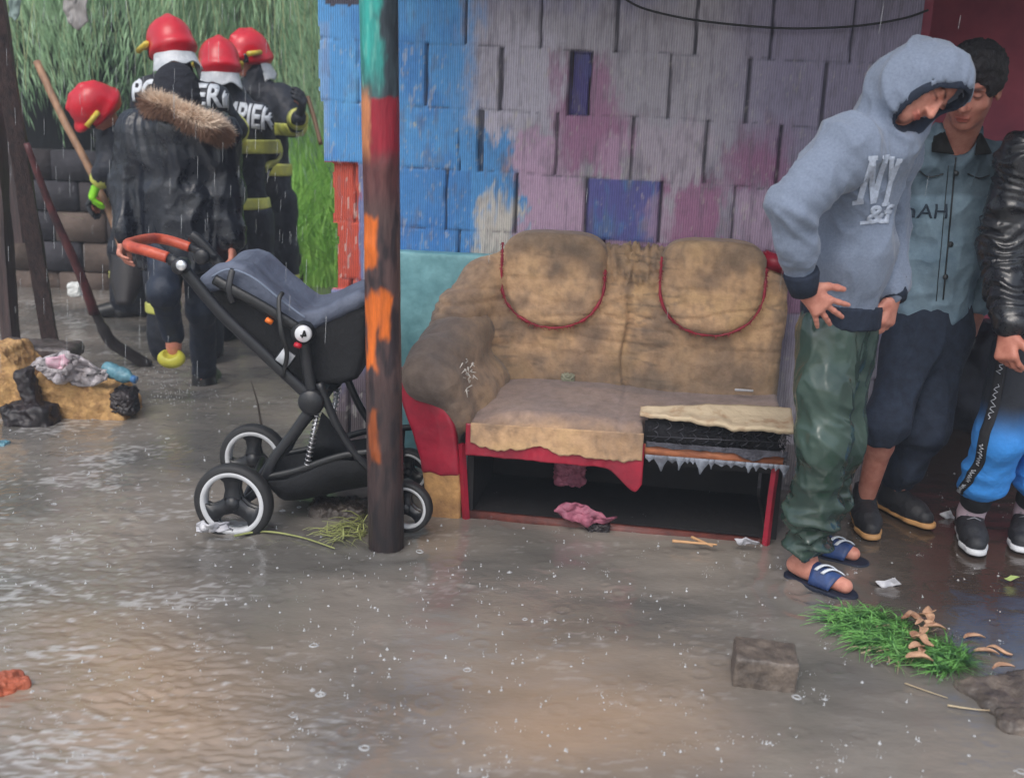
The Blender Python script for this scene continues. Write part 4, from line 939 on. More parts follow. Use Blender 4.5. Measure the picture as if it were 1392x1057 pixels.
lump('stone_slab', 'flat dark wet stone slab behind the yellow foam at left', 'slab', at(52, 476, 5.35), (.19, .12, .035), mat('wet_stone', lin((98, 88, 86)), lin((58, 52, 52)), rough=.35, scale=12, bump=.6), .35, 2, rot=rotz(.1, .03))
s1 = scrap('plastic_bag', 'crumpled clear and white plastic bag with a pink print lying on the foam', [(34, 498), (60, 484), (95, 480), (112, 488), (130, 502), (144, 516), (118, 530), (88, 524), (60, 512)], 4.9, mat('bag_film', lin((196, 190, 194)), lin((140, 132, 134)), rough=.3, scale=16, bump=.9), 'plastic bag', R, th=.012, amp=.10)
s2 = scrap('pink_print', '', [(64, 487), (90, 481), (94, 497), (86, 502), (66, 500)], 4.80, mat('pink_print', lin((218, 160, 182)), lin((206, 196, 200)), rough=.5, scale=9), None, R, s1, .008, .05)
tag(lump('black_cloth', '', None, at(42, 565, 4.86), (.11, .07, .05), mat('black_cloth', lin((50, 42, 44)), lin((24, 22, 26)), rough=.45, scale=10, bump=.6), .6, 1.3), 'sodden black cloth bundle hanging in front of the foam chunks', 'cloth')
tag(lump('dark_strap', '', None, at(40, 530, 4.88), (.035, .04, .10), mat('black_cloth', (0, 0, 0)), .4, 1.4, rot=rotz(0, -.25)), 'dark wet rag wedged between the two foam chunks', 'rag')
# blue bottle
b = MB(); a = at(142, 500, 5.0); c2 = at(184, 516, 4.95); ax = (c2-a); L = ax.length; b.lathe(a, ax, [(0, 0), (.034, .004), (.038, .02), (.038, L*.3), (.033, L*.42), (.038, L*.5), (.036, L*.7), (.016, L*.88), (.014, L*.9), (.016, L*.9), (.016, L*1.0), (0, L)], 20)
bt = thing('plastic_bottle', 'crushed light blue plastic bottle lying beside the foam', 'bottle', tuple(a)); b.obj('body', mat('blue_pet', lin((110, 160, 176)), lin((60, 100, 116)), rough=.2, scale=14, bump=.8), bt)
b = MB(); b.lathe(a+ax*.9, ax, [(.0, 0), (.018, 0), (.018, L*.12), (0, L*.13)], 16); b.obj('cap', mat('blue_cap', lin((60, 110, 160)), rough=.4), bt)
tag(lump('dark_rubble', '', None, at(170, 545, 5.0), (.05, .06, .055), mat('black_cloth', (0, 0, 0)), .45, 1.5), 'black sodden lump under the blue bottle', 'rubble')
tag(lump('white_cup', '', None, at(103, 393, 7.6), (.045, .045, .045), mat('white_foam', lin((226, 228, 226)), rough=.6), .2, 2), 'small white polystyrene ball floating far behind the iron bar', 'ball')
tag(lump('brick_piece', '', None, gnd(10, 934)+Vector((0, 0, .012)), (.045, .04, .016), mat('orange_brick', lin((196, 104, 74)), lin((140, 76, 56)), rough=.6, scale=14, bump=.8), .6, 1.0, rot=rotz(.7, .2)), 'broken orange brick piece in the water at the left edge', 'brick')
tag(lump('blue_scrap', '', None, gnd(-2, 604), (.04, .03, .012), mat('blue_pet', (0, 0, 0)), .5, 3), 'small pale blue scrap floating at the left edge', 'scrap')
# white plastic under the stroller wheel
s1 = scrap('plastic_scrap', 'white plastic scrap caught under the near rear stroller wheel', [(264, 712), (282, 708), (300, 712), (314, 722), (290, 725), (268, 722)], 3.50, plast, 'plastic scrap', R, th=.008, amp=.04)
# concrete pieces at the right edge
tag(lump('concrete_slab', '', None, gnd(1390, 945)+Vector((.02, 0, -.012)), (.17, .10, .030), conc, .55, 2.2, rot=rotz(.3)), 'larger broken wet concrete slab at the right edge beside the grass', 'concrete')
tag(lump('concrete_slab', '', None, gnd(1415, 990)+Vector((.02, 0, -.008)), (.12, .05, .03), conc, .6, 2.2, seed=4, rot=rotz(-.2)), 'smaller broken concrete piece at the right edge, nearest the camera', 'concrete')
# leaning twig in the water, floating sticks
def twig(label, pts, r, m, name='twig', cat='twig'):
    b = MB(); q = spline(pts, 6); b.tube(q, [r*(1-.5*i/len(q)) for i in range(len(q))], 6); tag(b.obj(name, m), label, cat)
twm = mat('dark_twig', lin((70, 62, 56)), rough=.6); strw = mat('straw', lin((186, 170, 140)), lin((150, 130, 104)), rough=.6)
twig('thin dark twig standing up out of the water beside the stroller', [at(356, 572, 4.85)-Vector((0, 0, .05)), at(350, 548, 4.85), at(341, 517, 4.87)], .006, twm)
twig('long pale straw floating between the grass clump and the concrete slab', [gnd(1288, 958, .006), gnd(1330, 964, .008), gnd(1376, 966, .006)], .0028, strw, 'straw', 'straw')
twig('short pale straw floating just below the grass clump', [gnd(1230, 928, .006), gnd(1258, 938, .006), gnd(1288, 948, .006)], .0022, strw, 'straw', 'straw')
green = mat('stem_green', lin((150, 156, 96)), rough=.5)
twig('long bent green stem floating from the wheel to the weeds at the pole', [gnd(318, 728, .008), gnd(360, 722, .012), gnd(410, 730, .01), gnd(455, 745, .01)], .0045, green, 'plant_stem', 'stem')
# grass clump with dry roots
def clump(name, label, cells, n, m, R, hl=(.05, .14), cat='grass clump'):
    Vs, Fs = [], []; o = 0
    for (cx, cy, rx, ry, k) in cells:
        for i in range(int(n*k)):
            a, r = R.uniform(0, 6.28), math.sqrt(R.uniform(0, 1)); p = gnd(cx+rx*r*math.cos(a), cy+ry*r*math.sin(a)); p.z = R.uniform(.0, .02)
            an = R.normal(0, 1.0)+(0 if R.rand() < .6 else math.pi); d = Vector((math.cos(an), math.sin(an)-.25, R.uniform(.15, .8))).normalized(); L = R.uniform(*hl); w = R.uniform(.0016, .0036)
            sd_ = d.cross(Vector((0, 0, 1))).normalized(); 
            for q, s_ in enumerate((0, .4, .75, 1)):
                c0 = p+d*(L*s_)-Vector((0, 0, .9*L*s_*s_*d.z)); c0.z = max(c0.z, .004+.003*R.rand()); Vs += [tuple(c0-sd_*w*(1-.9*s_)), tuple(c0+sd_*w*(1-.9*s_)+Vector((0, 0, .001)))]
            Fs += [[o+2*q, o+2*q+1, o+2*q+3, o+2*q+2] for q in range(3)]; o += 8
    return tag(mk(name, Vs, Fs, m, None, False), label, cat)
clump('grass_clump', 'uprooted bright green grass clump floating near the sandals', [(1168, 848, 40, 14, 1.0), (1200, 868, 42, 18, 1.2), (1282, 900, 34, 18, .9), (1238, 886, 36, 18, .7)], 420, mat('turf_blade', lin((112, 168, 86)), lin((44, 88, 42)), rough=.5, scale=30, bump=0, contrast=(.4, .6)), R)
clump('straw_tuft', 'pale dead straw blades tangled in the grass clump', [(1220, 880, 60, 30, 1.0)], 70, strw, R, (.05, .11), 'straw')
dry = mat('dry_leaf', lin((206, 166, 134)), lin((132, 92, 70)), rough=.6, scale=20, bump=.3)
def dryleaf(label, c, L, w, yaw, R, group=None, name='dry_leaf'):
    V = []; nu, nv = 10, 4; c = Vector(c); bend = R.uniform(.4, 1.2)
    for i in range(nu+1):
        s_ = i/nu
        for j in range(nv+1):
            q = (j/nv-.5); ww = w*math.sin(math.pi*min(.98, s_*.9+.06))**.7
            x = (s_-.5)*L; y = q*ww; z = .006+.12*L*bend*(.25-(s_-.5)**2)*1.3+abs(q)*ww*.9+.10*L*math.sin(s_*7+bend*9)*.4; y += .16*L*math.sin(s_*4+bend*7)
            V.append((c.x+x*math.cos(yaw)-y*math.sin(yaw), c.y+x*math.sin(yaw)+y*math.cos(yaw), c.z+z))
    o = mk(name, V, [[i*(nv+1)+j, i*(nv+1)+j+1, (i+1)*(nv+1)+j+1, (i+1)*(nv+1)+j] for i in range(nu) for j in range(nv)], dry); md = o.modifiers.new('s', 'SOLIDIFY'); md.thickness = .0015
    tag(o, label, 'dry leaf', group); return o
for i, (x, y) in enumerate(((1235, 852), (1242, 858), (1248, 864), (1256, 856), (1262, 866), (1268, 872), (1243, 880), (1248, 886), (1254, 892), (1244, 896), (1250, 904), (1260, 850), (1247, 912), (1250, 874))):
    dryleaf('curled tan dry leaf among those piled on the middle of the grass clump', (*gnd(x, y)[:2], .03+.004*(i % 3)), R.uniform(.04, .075), R.uniform(.020, .036), R.uniform(0, 3.1), R, 'dry leaves on the grass clump')
for lab, (x, y) in (('tan dry leaf on the mud between grass clump and concrete, farthest from the camera', (1323, 870)), ('curled dry leaf floating just left of the concrete slab', (1340, 890)), ('curled dry leaf touching the back edge of the concrete slab', (1358, 888)), ('dry orange leaf lying on top of the concrete slab', (1360, 926))):
    z0 = .035 if 'on top' in lab else 0
    dryleaf(lab, (*gnd(x, y)[:2], z0), .07, .02, R.uniform(0, 3), R)
# weeds at the pole
clump('weed_bunch', 'drowned green weeds piled against the foot of the pole', [(470, 728, 26, 14, 1.0), (488, 718, 10, 14, .6)], 90, green, R, (.05, .12), 'weeds')
lump('mud_heap', 'small wet mud heap beneath the stroller basket', 'mud', gnd(440, 700)+Vector((.05, .05, 0)), (.10, .08, .03), mat('dark_mud', lin((84, 76, 70)), lin((54, 48, 46)), rough=.35, scale=18, bump=1), .7, 3)
# things under the sofa
pk = mat('pink_cloth', lin((178, 104, 124)), lin((120, 64, 84)), rough=.6, scale=14, bump=.6)
scrap('pink_cloth', 'wet pink cloth draped over the sofa base rail', [(752, 694), (772, 684), (800, 690), (838, 704), (820, 712), (790, 712), (764, 704)], 3.72, pk, 'cloth', R, th=.008, amp=.05)
tag(lump('pink_bundle', '', None, S(.34, .30, .12), (.05, .05, .05), pk, .4, 1.5), 'dim pink bundle in the dark under the left half of the seat', 'bundle')
tag(lump('dark_shoe', '', None, gnd(812, 716)+Vector((0, -.03, .012)), (.04, .022, .018), mat('black_cloth', (0, 0, 0)), .5, 2), 'small black lump in front of the pink cloth', 'lump')
for lab, p, q in (('broken wood splinter lying on the base rail, left of its twin', (912, 729), (972, 734)), ('broken wood splinter crossing the base rail, right of its twin', (938, 724), (966, 736))):
    twig(lab, [gnd(*p, .03)-Vector((0, .04, 0)), gnd((p[0]+q[0])/2, (p[1]+q[1])/2, .032)-Vector((0, .04, 0)), gnd(*q, .03)-Vector((0, .04, 0))], .006, mat('splinter', lin((206, 160, 116)), rough=.6), 'wood_splinter', 'splinter')
scrap('foam_scrap', 'grey-white scrap at the foot of the right sofa post', [(1000, 734), (1015, 731), (1030, 737), (1026, 742), (1006, 741)], 3.6, plast, 'scrap', R, th=.006, amp=.02)
scrap('paper_scrap', 'crumpled clear wrapper on the wet floor behind the black shoes', [(1280, 700), (1292, 694), (1300, 704), (1288, 708)], 4.0, plast, 'wrapper', R, th=.004, amp=.02)
scrap('paper_scrap', 'pale wrapper floating in front of the sandals', [(1192, 792), (1216, 786), (1224, 796), (1204, 800)], 3.33, plast, 'wrapper', R, th=.004, amp=.02)
scrap('green_leaf', 'single yellow-green leaf on the water near the white trainer', [(1362, 786), (1372, 783), (1384, 787), (1372, 789)], 3.40, mat('yellowgreen', lin((176, 196, 120))), 'leaf', R, th=.002, amp=.005)
tag(lump('seat_scrap', '', None, S(.30, .44, .462), (.022, .02, .014), mat('green_grey', lin((150, 150, 130)), rough=.8), .8, 3), 'small grey-green scrap lying at the back of the sofa seat', 'scrap')
b = MB(); b.box(S(.985, .38, .472), (.035, .006, .004), Matrix.Rotation(-.14, 3, 'Z'), .001); tag(b.obj('white_strip', plast), 'thin white strip lying on the right of the sofa seat', 'strip')
# dark bench with cloth at the base of the red wall
tag(lump('dark_bundle', '', None, (2.30, 5.5, .22), (.42, .22, .26), mat('navy_bundle', lin((34, 36, 48)), lin((18, 20, 30)), rough=.8, scale=6, bump=.6), .5, 2, vox=.03), 'dark navy bundle of bedding against the red wall behind the men', 'bundle')
# tyre wheel behind the rear fireman
b = MB(); c = at(392, 352, 8.6); b.lathe(c, (0.3, 1, 0), [(.06, -.03), (.10, -.03), (.115, 0), (.10, .03), (.06, .03), (.06, -.03)], 28); b.lathe(c, (.3, 1, 0), [(0, -.02), (.04, -.02), (.04, .02), (0, .02)], 16)
tag(b.obj('hose_reel', mat('tyre_rubber', (.02, .02, .02))), 'small black wheel low behind the rightmost firefighter', 'wheel')
lump('rubble_heap', 'mound of grey rubble at the edge of the tall grass', 'rubble', gnd(408, 386)+Vector((0, .1, .05)), (.20, .1, .07), mat('wet_stone', (0, 0, 0)), .7, 3)
# ---- splashes and falling rain
def rain():
    R = np.random.RandomState(77); b = MB()
    for i in range(1500):
        x = R.uniform(-20, 1420); y = 520+R.uniform(0, 1)**1.0*540
        if x > 800 and R.rand() < .3: continue
        if y < 640 and x > 560: continue
        p = gnd(x, y); h = R.uniform(.003, .011); r = R.uniform(.0010, .0026)
        big = R.rand()
        if big < .30: rb = R.uniform(.0025, .0055); b.lathe(p-Vector((0, 0, rb*.25)), (0, 0, 1), [(0, rb), (rb*.5, rb*.87), (rb*.87, rb*.5), (rb, 0)], 10)
        if big > .965: rb = R.uniform(.004, .011); b.lathe(p, (R.uniform(-.1, .1), R.uniform(-.1, .1), 1), [(rb*1.5, 0), (rb*1.1, rb*.22), (rb*1.0, rb*.30), (rb*.8, rb*.1), (rb*.7, 0)], 12)
        if R.rand() < .35: b.lathe(p+Vector((0, 0, h)), (0, 0, 1), [(0, r*1.2), (r*.8, r*.8), (r, 0), (r*.7, -r*.8), (0, -r)], 8)
        if R.rand() < .38: b.lathe(p, (R.uniform(-.5, .5), R.uniform(-.3, .3), 1), [(r*2.0, 0), (r*.7, h*.3), (r*.3, h*.8), (0.0003, h)], 8)
        if R.rand() < .25:
            for k in range(5):
                an = R.uniform(0, 6.28); q = p+Vector((math.cos(an)*.015, math.sin(an)*.015, R.uniform(.004, .02))); b.lathe(q, (0, 0, 1), [(0, .0012), (.0012, 0), (0, -.0012)], 5)
    for (x, y, n, w, hh) in ((232, 498, 160, .16, .16), (250, 545, 60, .3, .03), (455, 790, 16, .10, .03), (655, 795, 14, .10, .03), (870, 812, 14, .2, .02)):
        c = gnd(x, y+40 if hh > .1 else y)
        for k in range(n):
            q = c+Vector((R.normal(0, w*.5), R.normal(0, .08), abs(R.normal(0, hh*.6)))); r = R.uniform(.001, .003); b.lathe(q, (0, 0, 1), [(0, r*2), (r, 0), (0, -r*2)], 5)
    m = bpy.data.materials.new('splash'); m.use_nodes = True; bs = m.node_tree.nodes['Principled BSDF']; bs.inputs['Base Color'].default_value = (.72, .74, .76, 1); bs.inputs['Roughness'].default_value = .15; bs.inputs['Alpha'].default_value = .42
    kind(b.obj('rain_splashes', m), 'stuff')
    b = MB()
    for i in range(420):
        Y = R.uniform(3.2, 8); p = at(R.uniform(-20, 1400) if R.rand() < .3 else R.uniform(-20, 500), R.uniform(-20, 520), Y); L = R.uniform(.03, .09); b.tube([p, p+Vector((.05*L, 0, L))], .0007 if Y < 5 else .0011, 4)
    m = bpy.data.materials.new('raindrop'); m.use_nodes = True; bs = m.node_tree.nodes['Principled BSDF']; bs.inputs['Base Color'].default_value = (.75, .78, .8, 1); bs.inputs['Roughness'].default_value = .2; bs.inputs['Alpha'].default_value = .3
    kind(b.obj('falling_rain', m), 'stuff')
rain()
# ================================================================== PEOPLE
def nv(*a): v = Vector(a if len(a) > 1 else a[0]); return v.normalized()
skin = mat('skin', lin((206, 150, 132)), lin((184, 122, 106)), rough=.5, scale=30, bump=.12, bscale=160, vcol=True, spec=.4)
def head(s, c, fwd, up, neck, k=1.0):
    f = nv(fwd); u = Vector(up); u = (u-f*u.dot(f)).normalized(); r = f.cross(u); M = np.array([[r.x, f.x, u.x], [r.y, f.y, u.y], [r.z, f.z, u.z]]); c = Vector(c)
    def L(x, y, z): return c+(r*x+f*y+u*z)*k
    def e(x, y, z, a, b, d, kk=.02, op='u'): s.ell(L(x, y, z), (a*k, b*k, d*k), M, kk, op)
    e(0, -.012, .03, .074, .092, .086); e(0, .022, -.045, .057, .066, .074, .03); e(0, .060, -.096, .026, .022, .020, .02)
    for q in (-1, 1):
        e(q*.028, .076, .024, .026, .012, .009, .012); e(q*.040, .052, -.030, .022, .022, .018, .02)
        e(q*.031, .094, .004, .017, .014, .011, .012, 's'); e(q*.031, .070, .003, .0135, .0135, .012, .003); e(q*.013, .092, -.034, .009, .010, .007, .006)
        e(q*.076, -.004, -.006, .009, .019, .031, .008); e(q*.082, .002, -.004, .006, .010, .018, .004, 's')
    s.cone(L(0, .084, .008), L(0, .106, -.030), .008*k, .0125*k, .010); e(0, .088, -.062, .024, .010, .006, .005); e(0, .085, -.073, .020, .010, .007, .005); e(0, .100, -.0675, .022, .008, .0016, .003, 's')
    s.cone(L(0, -.022, -.055), neck, .054*k, .058*k, .03)
    return L, M
def headcol(V, L, k=1.0):
    c = np.ones((len(V), 3)); a = np.array(L(0, 0, 0)); fx = np.array(L(1, 0, 0))-a; fy = np.array(L(0, 1, 0))-a; fz = np.array(L(0, 0, 1))-a; q = V-a
    x, y, z = q@fx/(fx@fx), q@fy/(fy@fy), q@fz/(fz@fz); fr = y > .05
    def pt(col, w):
        nonlocal c
        w = np.clip(w, 0, 1)[:, None]; c = c*(1-w)+np.array(col)*w
    pt((.72, .42, .42), np.exp(-((x/.024)**4+((z+.067)/.012)**4))*fr); pt((.16, .11, .1), np.exp(-(((np.abs(x)-.031)/.02)**4+((z-.026-.1*np.abs(x)+.003)/.0055)**4))*fr)
    pt((.22, .16, .15), np.exp(-(((np.abs(x)-.031)/.015)**4+((z-.001)/.0035)**4))*fr)
    return c
def hand(s, w, d, n, side, curl=.5, k=1.0, splay=.12, thumb=.6):
    d = nv(d); n = Vector(n); n = (n-d*n.dot(d)).normalized(); sd_ = (d.cross(n) if side == 'R' else n.cross(d)).normalized(); w = Vector(w)
    s.cone(w-d*.02, w+d*.03*k, .024*k, .026*k, .012, (n, .75)); 
    for q in (-.026, -.009, .009, .026): s.cone(w+d*.018*k+sd_*q*.6*k, w+d*.088*k+sd_*q*k, .0155*k, .0135*k, .012)
    R = [.0095, .0098, .0095, .0084]
    for i, (q, ln) in enumerate(((.031, .072), (.0105, .080), (-.0105, .075), (-.030, .060))):
        p = w+d*(.092-.004*abs(i-1))*k+sd_*q*k; a = splay*(1.5-i)/1.5; dd = (d*math.cos(a)+sd_*math.sin(a)).normalized(); ax = dd.cross(n); r = R[i]*k
        cc = curl*(1+.12*i)
        for j, f in enumerate((.45, .30, .25)):
            cu = cc*(1.0, 1.2, .7)[j]*.85; dd = (dd*math.cos(cu)+n*math.sin(cu)-(0*dd)).normalized(); nn = (n-dd*n.dot(dd)); n2 = nn.normalized() if nn.length > .1 else n
            p2 = p+dd*ln*f*k; s.cone(p, p2, r, r*.92, .004 if j else .008); p = p2; r *= .92; 
            n = n  # palm normal of the hand stays the bending direction
    b = w+d*.028*k+sd_*.026*k; td = (d*.62+sd_*.62+n*.35*thumb).normalized(); p = b+td*.040*k; s.cone(b-td*.01, p, .0155*k, .0125*k, .012); td2 = (td+d*.35+n*.25*thumb).normalized(); p2 = p+td2*.030*k; s.cone(p, p2, .0115*k, .0105*k, .006); s.cone(p2, p2+(td2+d*.2)*.020*k, .0105*k, .0085*k, .006)
def bbox(pts, m): P = np.array([tuple(p) for p in pts]); return P.min(0)-m, P.max(0)+m
def body(t, J, vox=.004, skincol=None, k=1.0, name='body', feet=True):
    pts = [v for q, v in J.items() if isinstance(v, Vector) and q[:1] != '_']; lo, hi = bbox(pts, .19); s = SDF(lo, hi, vox); ax = (J['shL']-J['shR']).normalized(); hx = (J['hipL']-J['hipR']).normalized()
    s.path([J['pelvis'], J['chest'].lerp(J['pelvis'], .45), J['chest'], J['neck'].lerp(J['chest'], .25)], [.072, .068, .074, .052], .05, (ax, 1.4))
    s.cone(J['shL'], J['shR'], .045, .045, .05)
    for S_ in 'LR':
        s.path([J['sh'+S_], J['el'+S_]], [.048, .036], .03); s.path([J['el'+S_], J['el'+S_].lerp(J['wr'+S_], .35), J['wr'+S_]], [.036, .037, .025], .02)
        s.path([J['hip'+S_], J['kn'+S_]], [.068, .043], .03); s.path([J['kn'+S_], J['kn'+S_].lerp(J['an'+S_], .3), J['an'+S_]], [.043, .047, .033], .02)
        if feet:
            a = J['an'+S_]; tt = J['toe'+S_]; h = a-Vector((0, 0, .035)); s.cone(h, tt, .034, .024, .03); s.cone(a, h-(tt-h).normalized()*.035, .032, .030, .02)
        hd = J['_h'+S_]; hand(s, J['wr'+S_], hd[0], hd[1], S_, *hd[2:])
    L, M = head(s, J['head'], J['_f'], J['_u'], J['neck'], k)
    V, Q = s.mesh(); V = relax(V, Q, 1, .3); c = headcol(V, L); 
    if skincol is not None: c = c*np.array(skincol)
    return mk(name, V, Q, skin, t, True, c), L, M
def folds(V, a1=.006, s1=(6, 6, 6), a2=.003, s2=(16, 16, 12), seed=0):
    w = V+np.stack([.03*pn(V*5+seed), .03*pn(V*5+9+seed), .03*pn(V*5+17+seed)], 1)
    return a1*ridge((w+seed)*s1)+a2*ridge((w+seed*2)*s2)
def around(V, c, r): return np.exp(-(np.linalg.norm(V-np.array(c), axis=1)/r)**2)
def along(V, a, b):
    a = np.array(a); ab = np.array(b)-a; return (V-a)@ab/(ab@ab)
def band(name, s, c, n, hw, R, m, t, off=.004):
    o = s.copy(); lo = np.array(c)-R; hi = np.array(c)+R; r = o._blk(lo, hi); 
    if r is None: return
    sl_, P = r; n = np.array(nv(n)); q = np.maximum(o.d[sl_]-off, np.maximum(np.abs((P-np.array(c))@n)-hw, np.linalg.norm(P-np.array(c), axis=-1)-R)); o.d[:] = 1; o.d[sl_] = q
    V, Q = o.mesh()
    if len(Q): return mk(name, V, Q, m, t)
def strokes_mesh(st):
    me = bpy.data.meshes.new('st'); V = []; F = []
    for (x0, y0, x1, y1, w) in st:
        d = Vector((x1-x0, y1-y0, 0)); n = Vector((-d.y, d.x, 0)).normalized()*w/2 if abs(d.x) > 1e-6 and abs(d.y) > 1e-6 else (Vector((w/2, 0, 0)) if abs(d.x) < 1e-6 else Vector((0, w/2, 0)))
        k = len(V); V += [Vector((x0, y0, 0))-n, Vector((x1, y1, 0))-n, Vector((x1, y1, 0))+n, Vector((x0, y0, 0))+n]; F.append([k, k+1, k+2, k+3])
    me.from_pydata([tuple(v) for v in V], [], F); return me
def text_on(name, body_, origin, right, up, size, target, m, t, depth=.6, bold=.012, dirn=None, off=.003, sp=1.0, align='CENTER', sx=1.0):
    if not isinstance(body_, str): me = strokes_mesh(body_)
    cu = bpy.data.curves.new(name, 'FONT'); cu.body = body_ if isinstance(body_, str) else ''; cu.size = size; cu.offset = bold*size; cu.align_x = align; cu.align_y = 'CENTER'; cu.space_character = sp; cu.extrude = 0
    tmp = bpy.data.objects.new('tmp', cu); COL.objects.link(tmp); bpy.context.view_layer.update(); m_ = bpy.data.meshes.new_from_object(tmp.evaluated_get(bpy.context.evaluated_depsgraph_get())) if isinstance(body_, str) else me; bpy.data.objects.remove(tmp); me = m_
    bm = bmesh.new(); bm.from_mesh(me); bmesh.ops.triangulate(bm, faces=bm.faces[:])
    for _ in range(3):
        es = [e for e in bm.edges if e.calc_length() > size*.14]
        if not es: break
        bmesh.ops.subdivide_edges(bm, edges=es, cuts=1); bmesh.ops.triangulate(bm, faces=bm.faces[:])
    right = nv(right); up = Vector(up); up = (up-right*up.dot(right)).normalized(); nr = right.cross(up)
    tv = [v.co.copy() for v in target.data.vertices]; bvh = BVHTree.FromPolygons(tv, [tuple(p.vertices) for p in target.data.polygons]); kill = []
    for v in bm.verts:
        p = Vector(origin)+right*v.co.x*sx+up*v.co.y+nr*depth; h = bvh.ray_cast(p, -nr, depth*2)
        if h[0] is None: kill.append(v)
        else: v.co = h[0]+nr*off
    bmesh.ops.delete(bm, geom=kill, context='VERTS'); bm.to_mesh(me); bm.free(); me.materials.clear(); me.materials.append(m); o = bpy.data.objects.new(name, me); COL.objects.link(o); parent_to(o, t)
    md = o.modifiers.new('s', 'SOLIDIFY'); md.thickness = .002; md.offset = 0
    return o
def shoe(t, an, toe, m_up, m_sole, name='shoe', sock=None, hgt=.10, extra=None):
    d = toe-an; d.z = 0; d = d.normalized(); up = Vector((0, 0, 1)); sd_ = d.cross(up); base = Vector((an.x, an.y, toe.z)); M = np.array([[d.x, sd_.x, 0], [d.y, sd_.y, 0], [0, 0, 1]])
    g = base.z-.025
    P = lambda f, h: Vector((base.x, base.y, g+h))+d*f
    lo, hi = bbox([P(-.09, 0), P(.24, .18)], .09); s = SDF(lo, hi, .005)
    s.path([P(-.035, .045), P(.04, .045), P(.11, .042), P(.165, .036)], [.038, .039, .040, .032], .03, (sd_, 1.05)); s.path([P(-.025, .06), P(-.018, hgt)], [.040, .043], .03); s.cone(P(.02, .075), P(.12, .05), .034, .028, .03)
    s.box(P(.06, -.02), (.3, .2, .032), M, .001, op='s')
    so_ = SDF(lo, hi, .005); so_.path([P(-.045, .014), P(.04, .012), P(.12, .012), P(.172, .014)], [.040, .040, .046, .038], .02, None); 
    so_.box(P(.06, -.09+.005), (.35, .25, .09), M, .001, op='s'); so_.box(P(.06, .116), (.35, .25, .09), M, .001, op='s')
    o = sobj(name, s, m_up, t, lambda V: .0015*ridge(V*30), 1); sobj('sole', so_, m_sole, o, None, 1)
    return o, P, sd_, d
def laces(o, P, sd_, m):
    b = MB()
    for i in range(5):
        f = .035+.018*i; h = .128-.012*i; b.tube([P(f, h-.012)-sd_*.024, P(f+.004, h), P(f, h-.012)+sd_*.024], .0022, 5)
    b.obj('laces', m, o)
